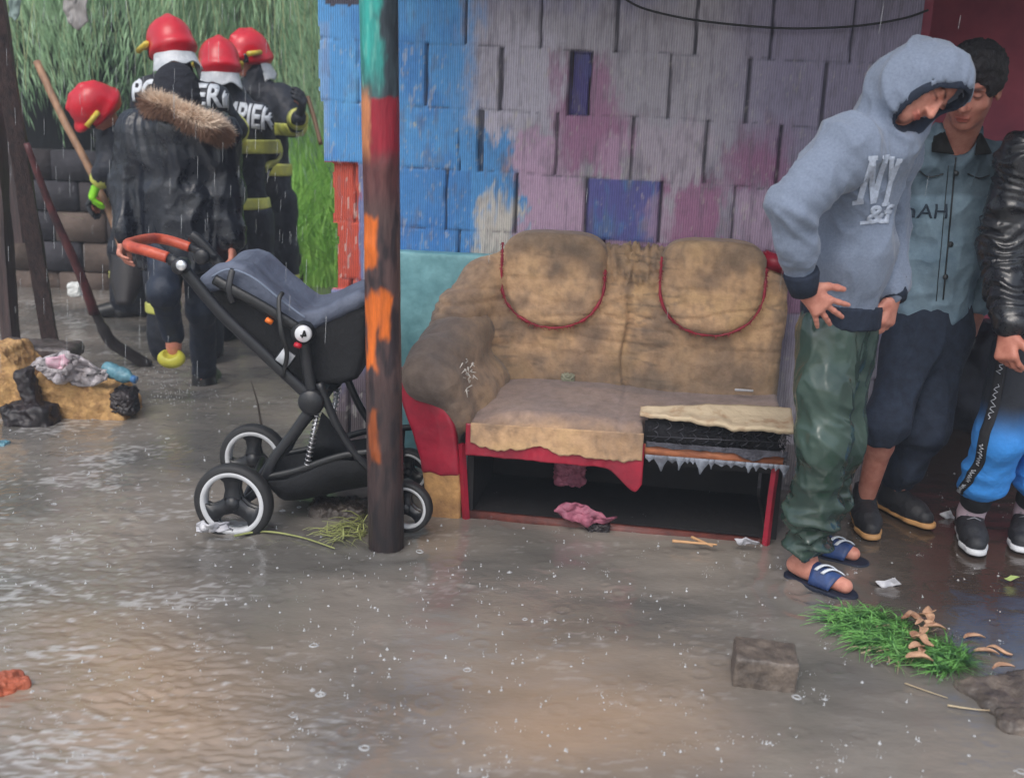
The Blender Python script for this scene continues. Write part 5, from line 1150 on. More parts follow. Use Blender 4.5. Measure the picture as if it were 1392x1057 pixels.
# ------------------------------------------------------------------ hooded man in green rubber trousers
def man_hoodie():
    f = nv(.82, -.57, 0); r = Vector((-.57, -.82, 0))
    J = dict(head=at(1255, 116, 3.24), neck=at(1212, 172, 3.30), chest=at(1168, 250, 3.36), pelvis=at(1140, 430, 3.42),
             shR=at(1150, 200, 3.19), elR=at(1076, 283, 3.13), wrR=at(1092, 390, 3.20), shL=at(1210, 205, 3.47), elL=at(1205, 310, 3.55), wrL=at(1214, 400, 3.42),
             hipR=at(1122, 455, 3.37), knR=at(1120, 600, 3.30), anR=gnd(1092, 787)+Vector((0, 0, .075)), hipL=at(1152, 455, 3.48), knL=at(1140, 600, 3.46), anL=gnd(1106, 750)+Vector((.0, 0, .085)),
             _f=(.36, -.62, -.70), _u=(.80, .05, .60), _hR=((.74, .08, -.66), (.05, 1, 0), .16, .97, .42, .3), _hL=((-.16, -.1, -1), (-.6, .7, 0), .45, 1.0, .1))
    J['toeR'] = J['anR']+Vector((.105, -.110, 0)); J['toeR'].z = .03; J['toeL'] = J['anL']+Vector((.115, -.075, 0)); J['toeL'].z = .03
    t = thing('person', 'man in grey hooded sweatshirt and green rubber trousers, head bowed beside the sofa', 'person', tuple(gnd(1110, 780)))
    bo, L, M = body(t, J, .0036, (1.0, .92, .90), .92)
    grey = mat('grey_sweat', lin((124, 136, 156)), lin((110, 121, 141)), rough=.92, scale=140, bump=.35, bscale=220, sheen=.2, bdist=.003); navy = mat('navy_rib', lin((34, 44, 62)), lin((22, 30, 46)), rough=.9, scale=60)
    pts = [J[q] for q in ('head', 'neck', 'chest', 'pelvis', 'shR', 'elR', 'wrR', 'shL', 'elL', 'wrL')]; lo, hi = bbox(pts, .2); s = SDF(lo, hi, .0065); ax = (J['shL']-J['shR']).normalized()
    s.path([J['pelvis']+Vector((.01, 0, .02)), at(1148, 350, 3.40), J['chest']+Vector((0, 0, 0)), J['neck'].lerp(J['chest'], .35)], [.098, .104, .104, .08], .05, (ax, 1.2))
    s.ell(at(1160, 345, 3.38)+f*.02, (.10, .10, .13), None, .05)
    s.path([J['shR']+Vector((.01, 0, 0)), J['shR'].lerp(J['elR'], .5), J['elR'], J['elR'].lerp(J['wrR'], .5), J['wrR']+Vector((-.006, 0, .02))], [.074, .064, .052, .050, .040], .045); s.path([J['shL'], J['elL'], J['wrL']+Vector((0, 0, .02))], [.074, .058, .040], .045)
    s.cone(J['shR'], J['shL'], .075, .072, .07); s.cone(J['neck'].lerp(J['chest'], .2), J['neck']+Vector((0, 0, .03)), .095, .085, .06)
    # hood
    h = SDF(lo, hi, .0065); h.ell(L(0, -.020, .030), (.093, .105, .100), M, .02); h.ell(L(0, .030, .060), (.078, .075, .066), M, .05); h.ell(L(0, .0, -.055), (.084, .090, .090), M, .05); h.cone(L(0, -.04, -.05), J['neck'], .083, .085, .06); h.cone(L(0, -.075, .02), J['neck'].lerp(J['chest'], .1)-f*.05, .04, .06, .07)
    inn = SDF(lo, hi, .0065); inn.ell(L(0, .02, .02), (.076, .14, .086), M, .02); inn.ell(L(0, .05, -.05), (.066, .12, .084), M, .04)
    rimf = h.d.copy()
    op = SDF(lo, hi, .0065); op.d[:] = .5; op.ell(L(0, .118, -.018), (.088, .100, .112), M, 0)
    rim = SDF(lo, hi, .0065); rim.d = np.maximum(np.maximum(rimf-.003, np.abs(op.d)-.014), -(inn.d+.008))
    h.d = np.maximum(h.d, -op.d); h.d = np.maximum(h.d, -inn.d)
    a, b_ = s.d, h.d; s.d = np.minimum(a, b_)-np.maximum(.03-np.abs(a-b_), 0)**2/.03*.25
    s.d = np.maximum(s.d, -np.where(inn.d < .01, inn.d, 1)); s.box(J['pelvis']-Vector((0, 0, .16)), (.12, .25, .16), rotz(0, .06), .001, op='s')
    def dh(V):
        w = V+.04*np.stack([pn(V*5), pn(V*5+7), pn(V*5+13)], 1); d = folds(V, .003, (5, 5, 4), .0012, (14, 14, 10))+.006*crease(w*[7, 7, 4])+.003*crease(w*[15, 15, 9]); ae = around(V, J['elR'], .11); d = d+ae*.011*ridge(np.stack([V[:, 0]*5, V[:, 1]*5, V[:, 2]*22+V[:, 0]*14], 1)); aw = around(V, J['wrR'], .10); d = d+aw*.008*ridge(V*[6, 6, 26])
        d = d+around(V, J['shR']+Vector((.05, 0, -.12)), .13)*.012*ridge((V@np.array([[.6, 0, .3], [0, 1, 0], [.8, 0, -.5]]))*[22, 3, 3]); d = d+.009*np.exp(-((V[:, 2]-(J['pelvis'].z+.06))/.05)**2)*ridge(V*[20, 20, 5]); return d
    ho = sobj('sweatshirt', s, grey, t, dh, 1)
    # dark lining round the hood mouth
    b = MB(); ring = []
    for i in range(40):
        an = 2*math.pi*i/40; ring.append(L(.081*math.cos(an), .083-.022*math.sin(an)+.010*math.cos(2*an), .004+.118*math.sin(an)))
    ring.append(ring[0]); sobj('hood_lining', rim, navy, ho, None, 5)
    for (a, c_, r_) in ((J['wrR'], J['elR'], .037), (J['wrL'], J['elL'], .037)):
        b = MB(); d = (a-c_).normalized(); q = a-d*.055; b.tube([q, q+d*.012, q+d*.045, q+d*.075], [r_+.013, r_+.016, r_+.010, r_+.002], 20); b.obj('cuff', navy, t)
    p0 = J['pelvis']+Vector((.005, 0, .012)); s2 = SDF(np.array(p0)-.25, np.array(p0)+.25, .006); s2.path([p0+Vector((0, 0, .05)), p0-Vector((-.004, 0, .05))], [.122, .119], .0, (ax, 1.2)); s2.box(p0+Vector((0, 0, .145)), (.3, .3, .11), rotz(0, .06), .001, op='s'); s2.box(p0-Vector((0, 0, .145)), (.3, .3, .11), rotz(0, .06), .001, op='s')
    sobj('hem', s2, navy, ho, lambda V: .002*ridge(V*[40, 40, 2]), 1)
    ti = mat('print_white', lin((196, 206, 224)), rough=.85, scale=90, bump=.3); rt = Vector((.95, -.22, 0)).normalized(); o0 = at(1199, 248, 3.15)
    w_ = .018; NY = [(-.058, -.066, -.040, .064, w_), (-.040, .060, -.012, -.064, w_), (-.012, -.060, .004, .070, w_), (-.078, -.066, -.044, -.060, .012), (-.054, .066, -.026, .068, .012), (-.008, .070, .016, .072, .012), (.024, .066, .036, .0, .015), (.050, .062, .036, .0, .015), (.036, .004, .030, -.066, .015), (.016, .068, .034, .067, .010), (.042, .062, .060, .060, .010), (.018, -.068, .044, -.066, .010)]
    text_on('print', NY, o0, rt, (0.05, 0, 1), .12, ho, ti, ho, .35, .02, sx=.9, off=.004); text_on('print', '&f', at(1200, 297, 3.15), rt, (0, 0, 1), .075, ho, ti, ho, .35, .035, sx=1.1)
    text_on('print', [(-.045, 0, .03, .008, .009)], at(1194, 308, 3.15), rt, (0, 0, 1), .05, ho, ti, ho, .35)
    b = MB(); b.add([], []) if False else None
    # green rubber trousers
    gr = mat('green_rubber', lin((58, 78, 70)), lin((42, 59, 53)), rough=.19, scale=5, bump=.25, bscale=20, spec=.6, rvar=.08, bdist=.01)
    lo, hi = bbox([J['pelvis'], J['anR'], J['anL'], J['knR'], J['knL']], .2); s = SDF(lo, hi, .0065)
    s.path([p0-Vector((0, 0, -.01)), p0-Vector((0, 0, .12))], [.096, .092], .04, (ax, 1.2))
    s.path([J['hipR'], J['hipR'].lerp(J['knR'], .5), J['knR'], J['knR'].lerp(J['anR'], .55), J['anR']+Vector((0, 0, .05))], [.088, .080, .071, .070, .062], .05); s.path([J['hipL'], J['knL'], J['knL'].lerp(J['anL'], .6), J['anL']+Vector((0, 0, .04))], [.086, .072, .066, .058], .07)
    for S_ in 'RL': s.cone(J['an'+S_]-Vector((0, 0, .10)), J['an'+S_]+Vector((0, 0, .02)), .055, .055, .01, None, 's')
    def dg(V):
        z = V[:, 2]; lowr = sstep(.45, .15, z); w = V+.03*np.stack([pn(V*6), pn(V*6+7), pn(V*6+13)], 1); x_, y_, z_ = w.T; d = .0030*crease(np.stack([x_*13, y_*13, z_*1.3], 1))*(1-lowr)+.013*lowr*crease(np.stack([x_*5+z_*6, y_*6, z_*11], 1))+.008*lowr*crease(np.stack([x_*9-z_*5, y_*9, z_*17], 1))+.004*(1-lowr)*crease(np.stack([x_*7+z_*5, y_*7, z_*2+3], 1))
        return d+.0018*crease(w*[22, 22, 10])+.004*around(V, J['knR'], .12)*crease(np.stack([V[:, 0]*6, V[:, 1]*4, z*14+V[:, 0]*8], 1))
    sobj('rubber_trousers', s, gr, t, dg, 1)
    # sandals
    blu = mat('sandal_blue', lin((44, 72, 124)), lin((30, 48, 90)), rough=.5, scale=20); wh = mat('sandal_white', lin((220, 226, 234)), rough=.5); navs = mat('sandal_sole', lin((26, 34, 54)), rough=.6)
    for S_ in 'RL':
        an, toe = J['an'+S_], J['toe'+S_]; d = (toe-an); d.z = 0; d = d.normalized(); sd_ = d.cross(Vector((0, 0, 1))); g = toe.z-.028; P = lambda fw, h, sdd=0: Vector((an.x, an.y, g+h))+d*fw+sd_*sdd
        Mx = np.array([[d.x, sd_.x, 0], [d.y, sd_.y, 0], [0, 0, 1]]); lo, hi = bbox([P(-.08, 0), P(.22, .1)], .08); s = SDF(lo, hi, .005); s.path([P(-.03, .0), P(.06, .0), P(.15, .0)], [.040, .042, .046], .02); s.box(P(.05, .106), (.3, .2, .1), Mx, .001, op='s'); s.box(P(.05, -.12), (.3, .2, .1), Mx, .001, op='s')
        so_ = sobj('sandal', s, navs, t)
        b = MB(); b.grid(lambda u, v: P(.045+.075*v+.02*math.sin(u*math.pi)*(v-.3), .012+math.sin(u*math.pi)**.7*(.062-.022*v), (u-.5)*-.094), 16, 6); b.obj('strap', blu, so_, solid=.005)
        for q in (.35, .62):
            b = MB(); b.grid(lambda u, v: P(.052+.075*(q-.35+u*.5)*1.2+.012*v, .017+math.sin((.18+.62*u)*math.pi)**.7*(.0665-.022*((q-.35+u*.5)*1.2)), ((.18+.62*u)-.5)*-.096), 10, 2); b.obj('stripe', wh, so_, solid=.004)
        # toes as part of the foot
    b = MB()
man_hoodie()
# ------------------------------------------------------------------ man in the denim shirt
def hairpart(t, L, M, m, vox=.006, k=1.0, extra=None, dsp=.006):
    c = L(0, 0, 0); s = SDF(np.array(c)-.16, np.array(c)+.16, vox); s.ell(L(0, -.018, .040), (.084*k, .100*k, .092*k), M, .01); s.ell(L(0, .03, .095), (.062*k, .062*k, .035*k), M, .03)
    s.ell(L(0, .115, -.045), (.085*k, .095*k, .100*k), M, .012, 's'); s.ell(L(0, .0, -.135), (.14*k, .14*k, .085*k), M, .012, 's')
    return sobj('hair', s, m, t, lambda V: dsp*ridge(V*[40, 40, 14])+dsp*.7*pn(V*60), 1)
black_hair = mat('dark_hair', lin((44, 38, 40)), lin((22, 20, 24)), rough=.55, scale=80, bump=.8, stretch=(1, 1, .2))
def man_denim():
    J = dict(head=at(1322, 118, 3.70), neck=at(1300, 190, 3.82), chest=at(1284, 285, 3.88), pelvis=at(1266, 430, 3.92), shR=at(1246, 215, 3.84), elR=at(1238, 320, 3.96), wrR=at(1240, 405, 3.96), shL=at(1349, 222, 3.90), elL=at(1352, 330, 3.98), wrL=at(1331, 422, 3.96),
             hipR=at(1242, 450, 3.90), knR=at(1206, 570, 3.78), anR=gnd(1176, 716)+Vector((0, .04, .09)), hipL=at(1288, 450, 3.95), knL=at(1258, 580, 3.90), anL=gnd(1216, 700)+Vector((0, .02, .09)),
             _f=(-.50, -.76, -.38), _u=(.05, -.1, 1), _hR=((0, -.1, -1), (1, 0, 0), .4, 1.0, .1), _hL=((-.25, -.1, -1), (-.7, .6, 0), .55, 1.0, .1))
    J['toeR'] = gnd(1172, 726)+Vector((0, -.0, .03)); J['toeL'] = gnd(1252, 716)+Vector((0, 0, .03))
    J['toeR'] = J['anR']+Vector((-.02, -.15, 0)); J['toeR'].z = .03
    t = thing('person', 'dark-haired man in faded denim shirt with one dark trouser leg rolled up', 'person', tuple(gnd(1205, 715)))
    bo, L, M = body(t, J, .0045, (.78, .70, .68), 1.08)
    hairpart(t, L, M, black_hair, .006, 1.08, dsp=.008)
    den = mat('faded_denim', lin((136, 160, 176)), lin((92, 116, 134)), rough=.85, scale=9, bump=.4, bscale=160, vcol=True, contrast=(.3, .65), bdist=.004)
    pts = [J[q] for q in ('neck', 'chest', 'pelvis', 'shR', 'elR', 'wrR', 'shL', 'elL', 'wrL')]; lo, hi = bbox(pts, .2); s = SDF(lo, hi, .0065); ax = (J['shL']-J['shR']).normalized()
    s.path([J['pelvis']+Vector((0, 0, .035)), at(1276, 350, 3.90), J['chest'], J['neck'].lerp(J['chest'], .3)], [.098, .105, .108, .07], .05, (ax, 1.38)); s.cone(J['shR'], J['shL'], .066, .066, .06)
    for S_ in 'RL': s.path([J['sh'+S_], J['el'+S_], J['wr'+S_]+Vector((0, 0, .03))], [.068, .056, .043], .04)
    s.cone(J['neck'].lerp(J['chest'], .15), J['neck']+Vector((0, 0, .02)), .085, .075, .04)
    n0 = J['neck']; s.cone(n0+Vector((-.0, -.04, .06)), n0+Vector((-.01, -.11, -.11)), .066, .012, .01, None, 's'); s.cone(n0, n0+Vector((0, 0, .12)), .064, .066, .01, None, 's'); s.box(J['pelvis']-Vector((0, 0, .20)), (.4, .4, .19), None, .001, op='s')
    def cd(V):
        c = np.ones((len(V), 3)); y = sstep(J['chest'].z+.05, J['chest'].z+.07, V[:, 2]+.02*np.abs(V[:, 0]-J['chest'].x)*4); c *= (1-.42*y)[:, None]; n = fbm(V*8, 3); c *= (1-.25*sstep(0, .4, n))[:, None]
        return c
    den_o = sobj('denim_shirt', s, den, t, lambda V: .006*crease(V*[7, 7, 4])+.004*crease(V*[12, 12, 10])+folds(V, .004, (5, 5, 6), .002, (15, 15, 12), 4), 1, cd)
    dk = mat('dark_button', (.02, .025, .03), rough=.4)
    tv = [v.co.copy() for v in den_o.data.vertices]; bvh = BVHTree.FromPolygons(tv, [tuple(p.vertices) for p in den_o.data.polygons])
    def surf(x, y, off=.003):
        d = Vector(ray(x, y)); h = bvh.ray_cast(Vector((0, 0, CH)), d.normalized(), 20); return (h[0]+h[1]*off if h[0] is not None and h[1].dot(d) < 0 else (h[0]-d.normalized()*off if h[0] is not None else at(x, y, 3.8)))
    for (x, y) in ((1300, 235), (1292, 332), (1285, 376)): b = MB(); b.lathe(surf(x, y), (0, -1, .1), [(0, .006), (.008, .005), (.010, 0)], 14); b.obj('button', dk, den_o)
    b = MB(); b.tube([surf(1299+(y-215)*-.09, y, .003) for y in range(215, 412, 8)], .003, 5); b.tube([surf(1290+(y-215)*-.09, y, .002) for y in range(225, 412, 8)], .0015, 4); b.obj('placket', dk, den_o)
    for xs in (((1250, 232), (1262, 240), (1282, 236)), ((1315, 236), (1330, 242), (1344, 238))):
        b = MB(); b.tube(spline([surf(x, y, .003) for x, y in xs], 5), .0025, 5); b.obj('pocket_seam', dk, den_o)
    for q in (-1, 1):   # collar
        b = MB(); a = n0+Vector((q*.06, -.03, .035)); c = n0+Vector((q*.035-.01, -.115, -.045)); e = n0+Vector((q*.10-.01, -.085, -.04)); b.add([a, c, e, n0+Vector((q*.085, .0, .02))], [[0, 1, 2, 3]]); b.obj('collar', den, den_o, solid=.006)
    ink = mat('dark_ink', lin((44, 58, 74))); text_on('print', 'lonAH', at(1258, 290, 3.72), (1, .05, 0.04), (.18, 0, 1), .070, den_o, ink, den_o, .3, .004, sx=1.0)
    nav = mat('navy_trousers', lin((40, 50, 68)), lin((26, 34, 50)), rough=.9, scale=30, bump=.3)
    lo, hi = bbox([J['pelvis'], J['anR'], J['anL'], J['knR'], J['knL']], .2); s = SDF(lo, hi, .007); hx = (J['hipL']-J['hipR']).normalized(); s.path([J['pelvis']+Vector((0, 0, .03)), J['pelvis']-Vector((0, 0, .08))], [.095, .10], .04, (ax, 1.35))
    q = J['knR'].lerp(J['anR'], .30); s.path([J['hipR'], J['knR'], q], [.090, .070, .064], .05); s.path([J['hipL'], J['knL'], J['knL'].lerp(J['anL'], .6), J['anL']+Vector((0, 0, .05))], [.090, .069, .058, .050], .05); s.cone(q-Vector((0, 0, .1)), q-Vector((0, 0, .045)), .1, .1, .0, None, 's')
    s.cone(J['anL']-Vector((0, 0, .12)), J['anL']-Vector((0, 0, .0)), .05, .045, .0, None, 's')
    sobj('trousers', s, nav, t, lambda V: .006*crease(V*[11, 11, 2.5])+folds(V, .004, (9, 9, 3), .002, (15, 15, 9), 2)+.006*around(V, J['knL'], .15)*ridge(V*[7, 7, 18]), 1)
    blk = mat('shoe_black', (.018, .018, .022), rough=.6, scale=40); gum = mat('gum_sole', lin((196, 148, 96)), rough=.55); 
    for S_ in 'RL':
        b = MB(); a = J['an'+S_]; b.tube([a-Vector((0, 0, .06)), a, a+Vector((0, 0, .05)), a+Vector((0, 0, .065))], [.042, .043, .044, .043], 18); b.obj('sock', blk, t); shoe(t, a, J['toe'+S_], blk, gum, hgt=.11)
man_denim()
# ------------------------------------------------------------------ man in the leather jacket at the right edge
def man_leather():
    J = dict(head=at(1462, 108, 3.50), neck=at(1448, 182, 3.58), chest=at(1440, 270, 3.62), pelvis=at(1420, 455, 3.70), shR=at(1392, 214, 3.56), elR=at(1362, 330, 3.60), wrR=at(1371, 448, 3.46), shL=at(1500, 218, 3.62), elL=at(1516, 330, 3.66), wrL=at(1490, 430, 3.50),
             hipR=at(1392, 480, 3.70), knR=at(1362, 592, 3.62), anR=gnd(1322, 738)+Vector((0, .05, .10)), hipL=at(1446, 480, 3.74), knL=at(1428, 595, 3.68), anL=gnd(1394, 738)+Vector((.02, .06, .10)),
             _f=(-.7, -.68, -.25), _u=(0, -.1, 1), _hR=((-.10, -.35, -1), (.75, .55, 0), .95, 1.0, .05), _hL=((-.2, -.3, -1), (-.9, .2, 0), .6, 1.0, .05))
    J['toeR'] = J['anR']+Vector((-.035, -.15, 0)); J['toeR'].z = .03; J['toeL'] = J['anL']+Vector((-.07, -.13, 0)); J['toeL'].z = .03
    t = thing('person', 'person in a black leather jacket and blue track trousers cut off by the right edge', 'person', tuple(gnd(1350, 745)))
    bo, L, M = body(t, J, .0045, (.9, .78, .74)); hairpart(t, L, M, black_hair, .007)
    lea = mat('black_leather', (.020, .021, .026), (.012, .013, .017), rough=.27, scale=10, bump=.5, bscale=28, spec=.6, rvar=.07, bdist=.008)
    pts = [J[q] for q in ('neck', 'chest', 'pelvis', 'shR', 'elR', 'wrR', 'shL', 'elL', 'wrL')]; lo, hi = bbox(pts, .2); s = SDF(lo, hi, .0055); ax = (J['shL']-J['shR']).normalized()
    s.path([J['pelvis']+Vector((0, 0, .02)), J['chest'], J['neck'].lerp(J['chest'], .3)], [.11, .115, .08], .05, (ax, 1.32)); s.cone(J['shR'], J['shL'], .07, .07, .06); s.cone(J['neck'].lerp(J['chest'], .2), J['neck']+Vector((0, 0, .03)), .09, .08, .04); s.cone(J['neck'], J['neck']+Vector((0, 0, .1)), .064, .066, 0, None, 's')
    for S_ in 'RL': s.path([J['sh'+S_], J['sh'+S_].lerp(J['el'+S_], .5), J['el'+S_], J['el'+S_].lerp(J['wr'+S_], .5), J['wr'+S_]+Vector((0, .0, .03))], [.072, .066, .062, .056, .046], .03)
    def dl(V):
        d = folds(V, .005, (5, 5, 8), .002, (14, 14, 18), 9)
        for S_ in 'RL':
            for a, b_ in ((J['sh'+S_], J['el'+S_]), (J['el'+S_], J['wr'+S_])):
                q = along(V, a, b_); nr = np.linalg.norm(V-(np.array(a)+np.clip(q, 0, 1)[:, None]*(np.array(b_)-np.array(a))), axis=1) < .10; d = d+nr*.010*ridge(np.stack([V[:, 0]*4, V[:, 1]*4, q*7+1.2*pn(V*9)], 1))
        return d
    jo = sobj('leather_jacket', s, lea, t, dl, 1)
    b = MB(); a = J['wrR']; d = (J['wrR']-J['elR']).normalized(); b.tube([a-d*.05, a-d*.04, a-d*.005, a+d*.002], [.046, .049, .047, .044], 20); b.obj('cuff', lea, jo)
    # gradient track trousers: dyed black to blue down the leg
    tr = mat('track_trousers', (1, 1, 1), (.85, .85, .85), rough=.8, scale=20, bump=.3, vcol=True); nb = mat('black_rib', (.018, .018, .022), rough=.9)
    lo, hi = bbox([J['pelvis'], J['anR'], J['anL'], J['knR'], J['knL']], .2); s = SDF(lo, hi, .0065); s.path([J['pelvis']+Vector((0, 0, .03)), J['pelvis']-Vector((0, 0, .08))], [.10, .10], .04, (ax, 1.3))
    for S_ in 'RL': a = J['an'+S_]; s.path([J['hip'+S_], J['kn'+S_], J['kn'+S_].lerp(a, .5), a+Vector((0, .0, .09))], [.100, .080, .070, .052], .04); s.cone(a-Vector((0, 0, .1)), a+Vector((0, 0, .095)), .06, .06, .0, None, 's')
    def ct(V):
        z = V[:, 2]+.03*fbm(V*5, 2); g = sstep(at(1350, 545, 3.62).z, at(1350, 610, 3.62).z, z)[:, None]; k = np.array(lin((28, 32, 42))); bl = np.array(lin((62, 150, 236))); return k*(1-g)+bl*g
    tro = sobj('track_trousers', s, tr, t, lambda V: folds(V, .006, (8, 8, 4), .003, (15, 15, 12), 6)+.010*sstep(.45, .2, V[:, 2])*ridge(np.stack([V[:, 0]*4+V[:, 2]*4, V[:, 1]*4, V[:, 2]*13], 1)), 1, ct)
    # dark side stripe with white script
    tv = [v.co.copy() for v in tro.data.vertices]; bvh = BVHTree.FromPolygons(tv, [tuple(p.vertices) for p in tro.data.polygons]); Vs = []; kx = 26; W_s = []
    for S_ in 'R':
        path = spline([J['hipR'], J['knR'], J['knR'].lerp(J['anR'], .5), J['anR']+Vector((0, 0, .09))], 10); out = nv(-.86, -.50, 0); tg = nv(.50, -.86, 0)
        b = MB(); rows = []
        for p in path:
            row = []
            for q in np.linspace(-.020, .020, 5):
                h = bvh.ray_cast(p+out*.3+tg*q, -out, .4); row.append((h[0] if h[0] is not None else p+out*.07)+out*.0035)
            rows.append(row)
        b.add([v for r_ in rows for v in r_], [[i*5+j, i*5+j+1, (i+1)*5+j+1, (i+1)*5+j] for i in range(len(rows)-1) for j in range(4)]); st = b.obj('side_stripe', nb, tro, solid=.003)
        wt = mat('stripe_script', lin((200, 204, 212)), rough=.7); b = MB(); rr = random.Random(5)
        for gi, (a0, a1) in enumerate(((.04, .09), (.13, .25), (.36, .52), (.56, .70), (.74, .97))):
            n = int((a1-a0)*150); P3 = []
            for i in range(n+1):
                s_ = a0+(a1-a0)*i/n; fi = s_*(len(rows)-1); i0 = int(fi); fr = fi-i0; r0 = rows[i0]; r1 = rows[min(i0+1, len(rows)-1)]; c0 = r0[2].lerp(r1[2], fr); P3.append(c0+out*.004+tg*(.009*math.sin(i*1.9)+rr.uniform(-.004, .004)))
            b.tube(P3, .0016, 4, False)
            b.obj('script_print', wt, st); b = MB()
    whs = mat('trainer_white', lin((224, 226, 230)), rough=.5); bk = mat('trainer_black', (.022, .023, .028), rough=.6, scale=40, bump=.3); soc = mat('pale_sock', lin((206, 184, 196)), rough=.9)
    for S_ in 'RL':
        a = J['an'+S_]; lg = (J['kn'+S_]-a).normalized(); b = MB(); b.tube([a-Vector((0, 0, .05)), a, a+lg*.06, a+lg*.13], [.046, .050, .050, .052], 18); b.obj('sock', soc, t); b = MB(); b.tube([a+lg*.05, a+lg*.055, a+lg*.12, a+lg*.18], [.050, .054, .056, .058], 20); b.obj('ankle_rib', nb, tro)
        o, P, sd_, d = shoe(t, a, J['toe'+S_], bk, whs, 'trainer', hgt=.09); laces(o, P, sd_, mat('lace_grey', lin((150, 152, 160)), rough=.8))
man_leather()
# ------------------------------------------------------------------ firefighters and the woman in the fur-trimmed coat
turn = mat('turnout_cloth', lin((34, 38, 50)), lin((20, 24, 34)), rough=.6, scale=9, bump=.5, bscale=40, spec=.5); yel = mat('reflective_yellow', lin((206, 208, 96)), lin((168, 172, 110)), rough=.45, scale=9)
redh = mat('helmet_red', lin((206, 16, 42)), lin((180, 12, 34)), rough=.33, scale=5, bump=.15, coat=.15); flapm = mat('neck_flap', lin((206, 210, 214)), lin((170, 176, 182)), rough=.4, scale=14, bump=.6); vis = mat('visor_dark', (.02, .02, .025), rough=.2); yfit = mat('fitting_yellow', lin((214, 190, 70)), rough=.4); letter = mat('letter_white', lin((214, 220, 228)), rough=.6)
def helmet(t, L, M, k=1.0, flap=True, rvis=True):
    c = L(0, 0, 0); s = SDF(np.array(c)-.24*k, np.array(c)+.24*k, .008); s.ell(L(0, -.01, .055), (.118*k, .142*k, .120*k), M, .01); s.ell(L(0, -.075, -.01), (.100*k, .085*k, .095*k), M, .05); s.path([L(0, .09, .140), L(0, .02, .163), L(0, -.06, .155), L(0, -.12, .11)], .018*k, .02); s.ell(L(0, .12, .02), (.085*k, .06*k, .035*k), M, .03); s.ell(L(0, -.03, -.02), (.122*k, .145*k, .030*k), M, .04)
    s.ell(L(0, .14, -.075), (.098*k, .13*k, .085*k), M, .01, 's'); s.ell(L(0, 0, -.12), (.093*k, .13*k, .14*k), M, .01, 's')
    h = sobj('helmet', s, redh, t)
    b = MB(); b.grid(lambda u, v: L((u-.5)*.20, .13*math.cos((u-.5)*2.0)+.006, .035-.055*v), 16, 4); b.obj('visor', vis, h, solid=.004)
    for q in (-1, 1):
        b = MB(); Rm = Matrix([list(r) for r in M]); b.box(L(q*.122, .02, .03), (.015*k, .035*k, .014*k), Rm, .005); b.tube([L(q*.13, -.01, .03), L(q*.14, .10, .035)], [.014*k, .017*k], 12); b.obj('lamp_bracket', yfit, h)
    b = MB()
    if flap:
        b = MB(); b.grid(lambda u, v: L(.106*math.sin((u-.5)*3.6)*(1+.22*v+.05*v*math.sin(u*19)), -.035-.098*math.cos((u-.5)*3.6)*(1+.42*v+.06*v*math.sin(u*19)), -.035-.125*v+.012*math.sin(u*23)*v+.02*v*v*math.sin(u*math.pi)), 40, 10); b.obj('neck_flap', flapm, h, solid=.004)
    return h
